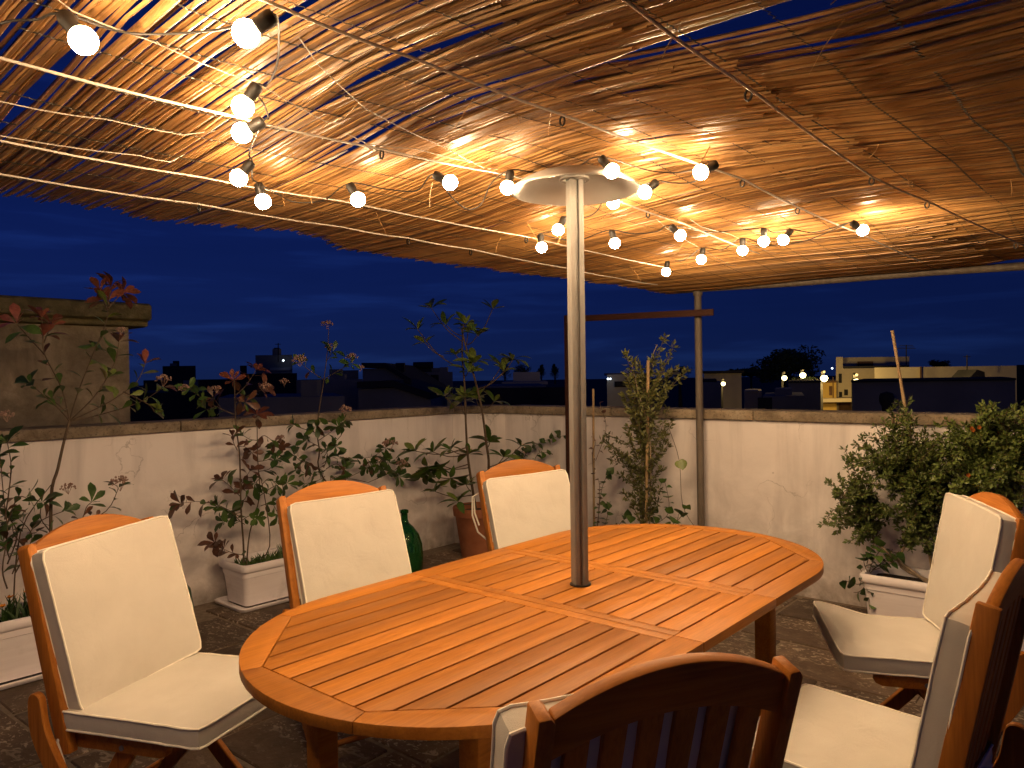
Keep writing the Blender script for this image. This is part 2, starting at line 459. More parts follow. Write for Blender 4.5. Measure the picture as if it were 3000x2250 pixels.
# ================================================================== SETTING: terrace floor
mb = MB()
mb.box((0.9, 2.5, -.144), (14, 14, .28))
floor = mb.build('terrace_floor', 'mortar', smooth=False)
tag(floor, 'dark flagstone terrace floor with pale lichen spots', kind='structure')
slab_meshes = {}
def slab_mesh(w, k):
    key = (round(w, 2), k)
    if key not in slab_meshes:
        q = random.Random(hash(key) & 0xffff)
        pts = []
        for (x, y) in ((-1, -1), (0, -1), (1, -1), (1, 0), (1, 1), (0, 1), (-1, 1), (-1, 0)):
            pts.append((x * (w / 2 - .010) + q.uniform(-.006, .006), y * (.21 - .010) + q.uniform(-.006, .006)))
        slab_meshes[key] = MB().prism(pts, -.03, .0).mesh('paving_slab', 'slab', bevel=.005, seg=1)
    return slab_meshes[key]
q = random.Random(5)
row = 0
d = 4.86 - .21
while d > 0.4:
    u = -4.35 + q.uniform(-.3, 0)
    while u < 1.8:
        w = q.choice((.52, .62, .74))
        P = RP(u + w / 2, d)
        if P.dot(ND) < 4.7 and P.y > 1.0 and abs(P.x) < 0.72 * P.y + .5:
            link('paving_slab', slab_mesh(w, q.randrange(3)), floor,
                 Matrix.Translation(P + Vector((0, 0, q.uniform(.0, .006)))) @ Matrix.Rotation(R(-40.24) + q.uniform(-.006, .006) + (math.pi if q.random() < .5 else 0), 4, 'Z'))
        u += w
    d -= .42

# ================================================================== parapet walls
WH, TH = 1.125, 1.19
def wall(a, b, n, label, name='parapet_wall'):
    """a,b: inner foot points; n: outward normal"""
    t = (b - a).normalized(); L = (b - a).length
    rz = math.atan2(t.y, t.x)
    o = thing(name, label, 'wall', a, rz)
    sgn = 1 if Matrix.Rotation(rz, 3, 'Z') @ Vector((0, 1, 0)) @ n > 0 else -1
    m = MB(); nx = max(2, int(L / .25))
    m.box((L / 2, sgn * .10, WH / 2 - .05), (L, .20, WH + .1))
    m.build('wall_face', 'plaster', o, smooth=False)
    x = 0.0; qq = random.Random(int(L * 100))
    while x < L - .02:
        w = min(qq.uniform(.85, 1.25), L - x)
        if L - x - w < .3: w = L - x
        MB().box((x + w / 2, sgn * (.10 - .0), (WH + TH) / 2 + .001), (w - .006, .27, TH - WH), None).build('coping_stone', 'coping', o, bevel=.008)
        x += w
    return o
cornL = LP(4.55, PL)
# point where the short angled piece meets the right wall
cornR = RP(0, DR) + UD * ((-0.10) / UD.x if False else 0)
cornR = atd(1485, 1590, DR); cornR.z = 0
wall(LP(-1.2, PL), cornL, ND, 'long whitewashed parapet wall behind the white planters')
dd = (cornR - cornL); nn = Vector((-dd.y, dd.x, 0)).normalized()
if nn.dot(ND) < 0: nn = -nn
wall(cornL + nn * .002, cornR + nn * .002, nn, 'short angled parapet piece in the corner behind the terracotta pot')
wall(cornR, cornR + UD * 5.4, WN, 'whitewashed parapet wall behind the metal post and right planter')

# ================================================================== neighbour's stair house over the left wall
A0 = LP(-2.2, PL + .34); 
o = thing('stair_house', 'low stained building with mossy stone cornice just over the left parapet', 'building', A0, R(48.25))
send = atp(376, 940, PL + .34).dot(SD) + 2.2
MB().box((send / 2, 1.2, -.5), (send, 2.4, 4.66)).build('wall', 'stain', o, smooth=False)
zc = 1.83
x = 0; qq = random.Random(3)
while x < send + .09:
    w = min(qq.uniform(.7, 1.0), send + .10 - x)
    if send + .1 - x - w < .25: w = send + .1 - x
    MB().prism([(-.02, zc - .035), (-.07, zc - .03), (-.07, zc), (-.13, zc + .012), (-.13, zc + .10), (-.10, zc + .115), (2.4, zc + .115), (2.4, zc - .035)],
               0, w - .004, frame((0, 1, 0), (0, 0, 1), (1, 0, 0), (x, 0, 0))).build('cornice_stone', 'moss', o, bevel=.006, seg=1)
    x += w

# ================================================================== pergola frame
PERG = atd(2054, 1500, 4.80)
o = thing('pergola_frame', 'metal post with back tube and stretched cables carrying the reed ceiling', 'pergola', (PERG.x, PERG.y, 0))
org = Vector((PERG.x, PERG.y, 0))
top = atd(2044, 845, 4.80)
m = MB(); m.tube([(PERG.x, PERG.y, -.01), (PERG.x, PERG.y, .34)], .034, 14); m.build('post_sleeve', 'tube', o, org=org)
m = MB(); m.tube([(PERG.x, PERG.y, .30), (top.x * .5 + PERG.x * .5, top.y * .5 + PERG.y * .5, 1.1), (top.x, top.y, top.z - .01)], .0245, 14); m.build('post', 'tube', o, org=org)
t0 = atd(1985, 850, 4.80); t1 = atd(3150, 770, 4.80)
m = MB(); m.tube([t0, t0.lerp(t1, .35) + Vector((0, 0, -.006)), t0.lerp(t1, .7) + Vector((0, 0, .004)), t1], .022, 12); m.build('back_tube', 'tube', o, org=org)
m = MB(); m.tube([top + Vector((0, 0, -.05)), top + Vector((0, 0, .0))], .032, 14); m.build('post_cap', 'tube', o, org=org)
SC = 3000 / 2212.0
cables = [
    [(-300, 326), (0, 376), (430, 441), (737, 490), (882, 514), (1017, 538), (1228, 580), (1330, 600), (1420, 615)],
    [(-300, 238), (0, 304), (430, 382), (737, 434), (1137, 511), (1440, 578)],
    [(-300, 55), (0, 125), (500, 250), (825, 322), (1100, 378), (1344, 437), (1474, 482), (1640, 548)],
    [(300, -104), (570, 0), (900, 128), (1215, 248), (1604, 386), (1723, 447), (1862, 506), (1990, 565)],
    [(1140, -150), (1350, 0), (1617, 190), (1883, 381), (2003, 434), (2195, 523), (2330, 580)],
]
def cpath(pts, dz):
    P = [roofhit(x * SC, y * SC, dz) for x, y in pts]
    out = [P[0]]
    for i in range(len(P) - 1):
        for k in (1, 2, 3): out.append(P[i].lerp(P[i + 1], k / 3) + Vector((0, 0, -.004 * (k % 3 > 0))))
    return out
for i_, c in enumerate(cables):
    MB().tube(cpath(c, -.030), (.0027, .0028, .0032, .0034, .0036)[i_], 7).build('cable', 'cable' if i_ < 3 else 'cable_lit_tone', o, org=org)
thin = [[(-200, 184), (0, 219), (230, 258), (470, 302)], [(-200, 262), (0, 293), (300, 336), (400, 352)],
        [(60, -20), (330, 90), (560, 182), (760, 290)], [(620, 70), (790, 235), (960, 318), (1085, 380)], [(735, 300), (900, 322), (1080, 362)],
        [(1395, 465), (1520, 540), (1600, 585)], [(1480, 478), (1575, 505), (1700, 560)]]
for c in thin:
    pw_ = cpath(c, -.018); pw_[-1] = pw_[-1] + Vector((0, 0, .024)); pw_[0] = pw_[0] + Vector((0, 0, .024))
    MB().tube(pw_, .0014, 5).build('guy_wire', 'cable', o, org=org)
ties = [(0, 430, 441), (2, 825, 322), (3, 1215, 248), (4, 1617, 190), (4, 1883, 381), (3, 1604, 386), (3, 1723, 447), (4, 2003, 434), (4, 2195, 523), (1, 1137, 511), (0, 882, 514), (0, 1017, 538), (2, 1400, 455)]
for k, x, y in ties:
    P = roofhit(x * SC, y * SC, -.015)
    ring = [P + ND * (.001) + Vector((0, 0, .0125 * math.cos(t) - .016)) + ND * (.008 * math.sin(t)) for t in [2 * math.pi * j / 12 for j in range(13)]]
    MB().tube(ring, .0030, 5).build('cable_tie', 'black', o, org=org)

# ================================================================== reed mats
EDGE = sorted((P.dot(SD), P.dot(ND)) for P in [atz(x * SC, y * SC, 2.055) for x, y in ((-320, 395), (0, 428), (100, 438), (230, 462), (300, 480), (430, 494), (545, 503), (640, 510), (700, 527), (745, 548), (860, 560), (1000, 577), (1130, 592), (1250, 604), (1400, 620))])
def edge_p(s):
    if s <= EDGE[0][0]: return EDGE[0][1]
    for (a, pa), (b, pb) in zip(EDGE, EDGE[1:]):
        if s <= b: return pa + (pb - pa) * (s - a) / (b - a)
    return EDGE[-1][1]
GAPS = []
for gx, gy, w_, l_ in ((2400, 75, .013, .55), (2680, 22, .012, .5), (2230, 108, .010, .5), (2720, 128, .011, .45), (1960, 172, .010, .4), (2930, 12, .014, .4), (2105, 216, .010, .35), (2450, 152, .008, .4), (1450, 268, .011, .4), (1330, 335, .009, .4), (1240, 165, .010, .4), (1650, 90, .009, .5), (2900, 345, .006, .25), (2560, 475, .005, .3), (2950, 235, .007, .3),
                       (170, 215, .006, .35), (70, 335, .005, .3), (330, 440, .005, .3), (600, 205, .004, .3), (1060, 385, .006, .35), (890, 470, .004, .3), (280, 520, .004, .25), (420, 60, .006, .35), (60, 90, .006, .4)):
    P = roofhit(gx, gy, 0); GAPS.append((P.dot(SD), w_ * (2.9 if gx > 1200 else 2.0), P.dot(ND), l_))
def warp(s, p):
    e = 0.0
    for (h, w, pc, pl_) in GAPS:
        d = s - h
        if abs(d) < .4 and abs(p - pc) < pl_:
            e += math.copysign(w, d) * math.exp(-abs(d) / .08) * (1 - ((p - pc) / pl_) ** 2)
    return e + .014 * noise.noise(Vector((s * 1.2, p * .55, 7.3))) + .004 * noise.noise(Vector((s * 5, p * .9, 2.1)))
def reed_geo(mb, s0, pa, pb, r, skew, bow, dz, org, nseg=9, sides=5):
    pts = []; rs = []
    for i in range(nseg + 1):
        t = i / nseg
        if i == 1: t = .035
        if i == nseg - 1: t = .965
        p = pa + (pb - pa) * t
        s = s0 + skew * (t - .5) + bow * 4 * t * (1 - t) + warp(s0, p)
        pts.append(LP(s, p, roof(s, p) + dz) - org)
        rs.append(r * (1.0 - .30 * t) * (.55 if i in (0, nseg) else 1))
    mb.tube(pts, rs, sides, True)
def reed_mat(label, side, seed):
    q = random.Random(seed)
    org = LP(2.0, 2.0 if side == 'l' else 0.0, 2.1)
    root = thing('reed_mat', label, 'reed screen', org, 0, 'reed mats of the pergola ceiling')
    reeds = []; step = 0
    holes = [(q.uniform(.45, 2.1) if side == 'r' else q.uniform(-.2, 2.2), q.uniform(.006, .012)) for k in range(6)]
    for layer in (0, 1):
        s = -.9
        while s < 4.80:
            if q.random() < .06: step = q.uniform(-.06, .035)
            r = q.uniform(.0044, .0074) if layer == 0 else q.uniform(.004, .006)
            hole = layer == 1 and any(abs(s - h) < w * 1.25 for h, w in holes)
            if side == 'l':
                pa = edge_p(s) + step + q.uniform(-.05, .03); pb = .86 + q.uniform(-.16, .10)
                if q.random() < .06: pa += q.uniform(.01, .05)
            else:
                pa = 1.03 + q.uniform(-.10, .10); pb = -1.45 + q.uniform(-.1, .1)
            flip = q.random() < .5
            dz = q.uniform(-.003, .003) + (0 if side == 'l' else .010) + .015 * layer
            cut = 1.0
            if layer == 1 and q.random() < .4: cut = q.uniform(.45, .95)
            a_, b_ = (pb, pa) if flip else (pa, pb)
            if cut < 1: a_, b_ = pa, pa + (pb - pa) * cut
            if not hole:
                reeds.append((s, a_, b_, r, q.uniform(-.018, .018), q.uniform(-.005, .005), dz, layer))
            g_ = q.uniform(2.05, 2.85) if layer == 0 else q.uniform(2.0, 3.2)
            if layer == 0 and any(abs(s - h) < w for h, w in holes): g_ = q.uniform(3.0, 5.6)
            if side == 'l' and s < 1.2 and q.random() < .12: g_ *= 1.25
            s += r * g_
    lo, hi = (.30, 3.2) if side == 'l' else (.75, 3.2)
    inview = sorted([i for i, r_ in enumerate(reeds) if r_[0] > lo and r_[7] == 0], key=lambda i: reeds[i][0])[:300]
    ids = set(inview); rest = MB()
    for i, r_ in enumerate(reeds):
        if i in ids:
            m = MB(); reed_geo(m, *r_[:7], org); m.build('reed', 'reed', root)
        else:
            reed_geo(rest, *r_[:7], org)
    tag(rest.build('reeds', 'reed', root), kind='stuff')
    # binding wires, one zig over and under each reed
    if side == 'l': ps = [1.02 + .155 * k + q.uniform(-.02, .02) for k in range(11)]
    else: ps = [.93 - .18 * k + q.uniform(-.03, .03) for k in range(13)]
    tw = MB()
    for p0 in ps:
        pts = []; s = -.6; k = 0; ph = q.uniform(0, 9)
        while s < 4.78:
            p = p0 + .02 * noise.noise(Vector((s * 2.5, p0 * 5, ph))) + (.005 if k % 2 else -.005)
            if q.random() < .012 and len(pts) > 3:
                tw.tube(pts, [max(.0009, .0017 - .0003 * max(0, s - 1))] * len(pts), 3, False); pts = []; s += q.uniform(.02, .10)
            if p < edge_p(s) - .04:
                pts.append(LP(s, p, roof(s, p) - (.0096 if k % 2 == 0 else .0062) + (0 if side == 'l' else .010)) - org)
            s += .0105 if s < 3.2 else .02; k += 1
        if len(pts) > 3: tw.tube(pts, .0010, 3, False)
    tw.build('tie_wire', 'wire', root)
    for k in range(26 if side == 'l' else 20):       # loose straws hanging down
        s = q.uniform(.6, 3.9); p = q.uniform(.95, 2.4) if side == 'l' else q.uniform(-.4, .9)
        L = q.uniform(.04, .13); P = LP(s, p, roof(s, p) - .006) - org
        dv = Vector((q.uniform(-.7, .7), q.uniform(-.7, .7), -q.uniform(.25, 1))).normalized()
        MB().tube([P, P + dv * L * .5 + Vector((q.uniform(-.006, .006), q.uniform(-.006, .006), 0)), P + dv * L], [.0016, .0013, .0008], 4).build('straw', 'reed', root)
    return root
reed_mat('left reed mat with ragged overhanging edge and most of the bulbs below it', 'l', 21)
reed_mat('right reed mat with blue sky gaps reaching over to the right frame edge', 'r', 22)

# ================================================================== string of bulbs
def bulb_mesh():
    prof = [(.0, -.0235 - .0235)]
    R0 = .0235
    prof = [(R0 * math.sin(t), -.032 - R0 * math.cos(t)) for t in [math.pi * k / 12 for k in range(0, 11)]]
    prof += [(.0105, -.008)]
    prof[0] = (.0001, prof[0][1])
    return MB().lathe(prof, 18).mesh('bulb', 'bulb', ang=60)
def socket_mesh():
    return MB().lathe([(.005, .026), (.012, .024), (.0145, .018), (.0145, .004), (.013, .0), (.0140, -.008), (.0125, -.012)], 14).mesh('lamp_holder', 'black', ang=40)
BM_, SM_ = bulb_mesh(), socket_mesh()
org = LP(2.0, 1.6, 2.0)
o = thing('string_light', 'string of glowing white globe bulbs on brown cord under the reed ceiling', 'string light', org)
# (bulb centre, holder) in the 2212-wide view
BUL = [((180, 87), (152, 52)), ((532, 72), (574, 60)), ((525, 230), (548, 196)), ((523, 287), (562, 289)), ((516, 384), (537, 358)),
       ((568, 435), (561, 408)), ((773, 431), (761, 409)), ((972, 394), (951, 392)), ((1096, 405), (1101, 379)), ((1322, 369), (1309, 354)),
       ((1514, 372), (1547, 375)), ((1393, 415), (1414, 397)), ((1325, 435), (1318, 417)), ((1206, 496), (1216, 477)), ((1170, 534), (1168, 513)),
       ((1328, 525), (1323, 506)), ((1469, 508), (1458, 497)), ((1650, 521), (1650, 500)), ((1692, 518), (1700, 508)), ((1863, 497), (1850, 494)),
       ((1604, 541), (1604, 524)), ((1515, 560), (1517, 546)), ((1439, 587), (1441, 571))]
tops = []
for (bx, by), (hx, hy) in BUL:
    B = roofhit(bx * SC, by * SC, -.092)
    if (bx, by) == (1325, 435): B = atY(1325 * SC, 438 * SC, 2.87)
    H = atY(hx * SC, hy * SC, B.y)
    ax = (H - B)
    if ax.z < .012: ax.z = max(ax.z, .0) + .012
    ax.normalize()
    if ax.z < .35: ax = (ax + Vector((0, 0, .25))).normalized()
    z = ax; x = z.orthogonal().normalized(); y = z.cross(x)
    mt = frame(x, y, z, B + ax * .032 - org)
    h = link('lamp_holder', SM_, o, mt)
    link('bulb', BM_, h)
    tops.append(B + ax * (.032 + .026))
for (s_, p_) in ((.02, 1.78), (-.18, 1.36)):
    B = LP(s_, p_, roof(s_, p_) - .085)
    ax = Vector((.25 * math.sin(s_ * 40), .25 * math.cos(p_ * 17), 1)).normalized()
    x = ax.orthogonal().normalized()
    h = link('lamp_holder', SM_, o, frame(x, ax.cross(x), ax, B + ax * .032 - org)); link('bulb', BM_, h)
    tops.append(B + ax * .058)
def cord(route):
    pts = []
    for it in route:
        if isinstance(it, int): pts.append(tops[it])
        else: pts.append(roofhit(it[0] * SC, it[1] * SC, -.03 if len(it) < 3 else it[2]))
    # smooth the route
    out = []
    n = len(pts)
    for i in range(n - 1):
        p0, p1, p2, p3 = pts[max(i - 1, 0)], pts[i], pts[i + 1], pts[min(i + 2, n - 1)]
        for k in range(6):
            t = k / 6
            out.append(.5 * ((2 * p1) + (p2 - p0) * t + (2 * p0 - 5 * p1 + 4 * p2 - p3) * t * t + (3 * p1 - p0 - 3 * p2 + p3) * t ** 3))
    out.append(pts[-1]); return out
mc = MB()
mc.tube(cord([(-60, 70), (20, 46), (80, 42), 0, (250, 66), (335, 74), (460, 66), (530, 50), 1, (602, 100), (595, 150), (575, 185), 2, (556, 205), (570, 225), (580, 255), 3, (545, 310), (538, 335), 4, (545, 385), 5, (600, 420), (640, 437), (700, 432), 6, (830, 408), (900, 412), 7, (975, 425, -.09), (1010, 452, -.12), (1040, 440, -.10), (1062, 395, -.05), 8, (1160, 372), (1240, 364), 9, (1400, 368), (1470, 372), 10]), .0024, 6)
mc.tube(cord([10, (1500, 392), (1450, 395), 11, (1370, 405), (1330, 420), 12, (1290, 455), (1260, 470), 13, (1190, 500), 14, (1240, 520), (1290, 505), 15, (1370, 505), (1420, 500), 16, (1530, 501), (1600, 497), 17, (1670, 502), 18, (1760, 502), 19]), .0024, 6)
mc.tube(cord([19, (1740, 520), (1660, 530), 20, (1560, 540), 21, (1480, 560), 22]), .0024, 6)
NB = len(BUL)
lead = [roofhit(-60 * SC, 70 * SC, -.03)] + tops[NB:]
out_ = []
for i in range(len(lead) - 1):
    for k in range(7):
        out_.append(lead[i].lerp(lead[i + 1], k / 7) - Vector((0, 0, .035 * math.sin(math.pi * k / 7))))
mc.tube(out_ + [lead[-1]], .0024, 6)
mc.build('cord', 'black', o, org=org)

# ================================================================== dining table
TX, TY, TROT = .2212, 2.5436, .8638
o = thing('dining_table', 'large oval slatted wooden dining table with a metal pole through its middle', 'table', (TX, TY, 0), TROT)
ZT, THK = .74, .028
WI, WO, JX, AX, BX, CY = .487, .574, .25, .80, 1.072, .20
def slat(poly, name='slat', mat='table', z1=ZT, z0=ZT - .022, bev=.0022):
    c = recenter([(p[0], p[1], 0) for p in poly])
    m = MB().prism([(p[0] - c.x, p[1] - c.y) for p in poly], z0 - ZT, z1 - ZT)
    ob = m.build(name, mat, o, bevel=bev); ob.location = (c.x, c.y, ZT); return ob
def xend(y):
    a_ = abs(y); return BX if a_ <= CY else BX + (AX - BX) * (a_ - CY) / (WI - CY)
NS = 12; pw = 2 * WI / NS; g = .0032
for i in range(NS):
    y0, y1 = -WI + i * pw + g, -WI + (i + 1) * pw - g
    if i == 0: y0 += .003
    if i == NS - 1: y1 -= .001
    slat([(-JX + .043, y0), (JX - .043, y0), (JX - .043, y1), (-JX + .043, y1)])
    for sg in (-1, 1):
        e = [(sg * (xend(y0) - .003), y0)]
        for b in (-CY, CY):
            if y0 < b < y1: e.append((sg * (xend(b) - .003), b))
        e.append((sg * (xend(y1) - .003), y1))
        pl = [(sg * (JX + .043), y1), (sg * (JX + .043), y0)] + e
        if sg < 0: pl = pl[::-1]
        slat(pl)
for sg in (-1, 1):
    for k in (-1, 1):
        x0, x1 = sorted((sg * JX + k * .0012, sg * JX + k * .041))
        slat([(x0, -WI + .001), (x1, -WI + .001), (x1, WI - .001), (x0, WI - .001)], 'crossbar', z0=ZT - THK)
EA, EB = .60, .56
def oval(ph): return (EA + EB * math.cos(ph), WO * math.sin(ph))
PA, PB = R(67), R(22.5)
for sy in (-1, 1):
    for (xa, xb) in ((-JX + .0012, JX - .0012),):
        pl = [(xa, sy * WI), (xb, sy * WI), (xb, sy * WO), (xa, sy * WO)]
        slat(pl if sy > 0 else pl[::-1], 'border_board', z0=ZT - THK)
    for sx in (-1, 1):
        # straight side piece running into the curve
        arc = [(JX + .0012, WO), (EA, WO)] + [oval(R(90) + (PA - R(90)) * k / 6) for k in range(1, 7)]
        pl = [(JX + .0012, WI)] + arc + [(AX, WI)]
        pl = [(sx * x, sy * y) for x, y in pl]
        slat(pl if sx * sy < 0 else pl[::-1], 'border_board', z0=ZT - THK)
        arc = [oval(PA - .0022 + (PB - PA) * k / 8) for k in range(9)]
        pl = [(AX + .001, WI - .0012)] + arc + [(BX, CY + .001)]
        pl = [(sx * x, sy * y) for x, y in pl]
        slat(pl if sx * sy < 0 else pl[::-1], 'border_board', z0=ZT - THK)
for sx in (-1, 1):
    arc = [oval(PB - .0035 + (-2 * PB + .007) * k / 8) for k in range(9)]
    pl = [(BX, CY - .001)] + arc + [(BX, -CY + .001)]
    pl = [(sx * x, y) for x, y in pl]
    slat(pl if sx < 0 else pl[::-1], 'border_board', z0=ZT - THK)
for y in (-.30, .30):
    MB().box((0, y, ZT - .058), (1.72, .026, .056)).build('apron_rail', 'table', o, bevel=.003)
for x in (-.86, .86):
    MB().box((x, 0, ZT - .058), (.026, .56, .056)).build('apron_rail', 'table', o, bevel=.003)
for x in (-.86, .86):
    for y in (-.30, .30):
        MB().prism([(-.032, -.032), (.032, -.032), (.032, .032), (-.032, .032)], 0, ZT - .031, Matrix.Translation((x - .03 * (1 if x > 0 else -1), y, 0))).build('leg', 'table', o, bevel=.006)
MB().lathe([(.026, .0), (.036, .0), (.036, .0035), (.026, .0035), (.026, 0)], 28, Matrix.Translation((0, 0, ZT + .0012)), closed=True).build('pole_ring', 'black', o)

# ================================================================== pole with dish
pz = 2.102
o = thing('dish_pole', 'grooved galvanised metal pole rising through the table to a white dish', 'pole', (.22, 2.55, 0), R(14))
w, gr = .0235, .0055
prof = [(-w, -w), (-gr, -w), (-gr, -w + .010), (gr, -w + .010), (gr, -w), (w, -w), (w, w), (-w, w)]
MB().prism(prof, .06, pz).build('shaft', 'steel', o, bevel=.0022)
MB().lathe([(.16, 0), (.16, .03), (.15, .045), (.04, .06), (.035, .10), (.001, .10)], 28).build('base_plate', 'steel', o)
dz = 2.066
dp = [(.216, 0), (.2165, .004), (.205, .014), (.180, .032), (.150, .046), (.12, .053), (.06, .057), (.001, .058)]
di = [(.001, .054), (.06, .053), (.117, .049), (.145, .042), (.174, .029), (.178, .026), (.198, .012), (.210, .002), (.2158, .001)]
dish = MB().lathe(dp, 48, Matrix.Translation((0, 0, dz)), closed=True).build('dish', 'enamel', o, ang=50)
MB().lathe(di, 48, Matrix.Translation((0, 0, dz - .002)), closed=True).build('reflector', 'reflector', dish, ang=30)
MB().lathe([(.001, dz + .0535), (.012, dz + .0535), (.012, dz + .044), (.050, dz + .044), (.050, dz + .036), (.001, dz + .036)], 20, closed=True).build('mounting_plate', 'steel', o)
for k in range(2):
    MB().lathe([(.001, .0), (.006, .0), (.006, .006), (.001, .006)], 8, Matrix.Translation(((-.034, .034)[k], 0, dz + .0305)), closed=True).build('bolt', 'steel', o)

# ================================================================== chairs and cushions
BT = Vector((0, -.165, .375))
def set_recline(r):
    global TT, BD, BN, HB
    TT = Vector((0, -.165 - r, .955))
    BD = (TT - BT).normalized(); BN = Vector((0, BD.z, -BD.y))       # up the back; towards the sitter
    HB = (TT - BT).length
def bp(x, h, n=0.0): return BT + BD * h + BN * n + Vector((x, 0, 0))
def spl2(pts):
    return [(p.x, p.y) for p in spline([(a_, b_, 0) for a_, b_ in pts])]
def make_chair():
    o = thing('folding_chair', 'x', 'chair', (0, 0, 0), 0, 'folding wooden chairs around the table')
    Fm = frame((1, 0, 0), BD, Vector((1, 0, 0)).cross(BD), BT)
    xs = .228
    for sx in (-1, 1):
        MB().prism([(sx * xs - .015, -.03), (sx * xs + .015, -.03), (sx * xs + .015, HB - .012), (sx * xs + .006 * 1, HB + .0), (sx * xs - .015, HB)], -.024, .024, Fm).build('stile', 'chair', o, bevel=.004)
    def arch(x): return HB - .010 + .058 * (1 - (x / .213) ** 2)
    N = 14
    tp = [(-.2125 + .425 * k / N, arch(-.2125 + .425 * k / N)) for k in range(N + 1)]
    bt = [(x, y - .078 - .010 * (1 - (x / .2125) ** 2)) for x, y in tp[::-1]]
    MB().prism(tp[::-1] + bt[::-1], -.012, .014, Fm).build('top_rail', 'chairx', o, bevel=.0035)
    MB().prism([(-.2125, .055), (.2125, .055), (.2125, .105), (-.2125, .105)], -.010, .012, Fm).build('lower_rail', 'chairx', o, bevel=.003)
    for k in range(6):
        x = -.1625 + .065 * k
        MB().prism([(x - .021, .100), (x + .021, .100), (x + .021, arch(x + .021) - .070), (x - .021, arch(x - .021) - .070)], -.006, .006, Fm).build('back_slat', 'chair', o, bevel=.002, seg=1)
    for sx in (-1, 1):
        # side rail under the seat, rounded front end
        pr = [(-.20, .353), (.17, .370), (.193, .380), (.198, .396), (.185, .411), (-.20, .402)]
        MB().prism(pr, -.012, .012, frame((0, 1, 0), (0, 0, 1), (1, 0, 0), (sx * .196, 0, 0))).build('seat_rail', 'chairx', o, bevel=.004)
        # front foot leg: rounded head outside the stile, curving forward to the floor
        cl_ = spl2([(-.245, .500), (-.232, .41), (-.165, .30), (-.05, .165), (.13, .0)])
        lf, rt = [], []
        for i, (y, z) in enumerate(cl_):
            a_, b_ = cl_[max(i - 1, 0)], cl_[min(i + 1, len(cl_) - 1)]
            t = Vector((b_[0] - a_[0], b_[1] - a_[1])).normalized(); w_ = .027 + .006 * math.sin(math.pi * min(1, i / len(cl_) * 1.6))
            lf.append((y + t.y * w_, max(0, z - t.x * w_))); rt.append((y - t.y * w_, max(0, z + t.x * w_)))
        hd = [(-.245 + .027 * math.cos(R(k)), .500 + .027 * math.sin(R(k))) for k in (150, 120, 90, 60, 30)]
        poly = (rt[::-1] + hd[::-1] + lf) if rt[0][0] > lf[0][0] else (lf[::-1] + hd[::-1] + rt)
        MB().prism(poly, -.011, .011, frame((0, 1, 0), (0, 0, 1), (1, 0, 0), (sx * .2565, 0, 0))).build('front_leg', 'chair', o, bevel=.003, seg=1)
        pr = [(.055, .407), (.012, .407), (-.10, .23), (-.315, .0), (-.258, .0), (-.06, .205), (.06, .370)]
        MB().prism(pr, -.011, .011, frame((0, 1, 0), (0, 0, 1), (1, 0, 0), (sx * .170, 0, 0))).build('rear_leg', 'chair', o, bevel=.003, seg=1)
        MB().tube([(sx * .150, .03, .380), (sx * .212, .03, .380)], .008, 10).build('pivot_bolt', 'steel', o)
    for k in range(7):
        y = -.165 + .055 * k
        MB().box((0, y, .410 + .004 * (k > 1)), (.416, .045, .014)).build('seat_slat', 'chairx', o, bevel=.002, seg=1)
    MB().tube([(-.170, -.20, .12), (.170, -.20, .12)], .012, 8).build('stretcher', 'chairx', o)
    MB().tube([(-.255, .07, .085), (.255, .07, .085)], .012, 8).build('stretcher', 'chairx', o)
    return o
def copy_tree(o, parent=None):
    c = o.copy(); C.objects.link(c); c.parent = parent
    for ch in list(o.children): copy_tree(ch, c)
    return c

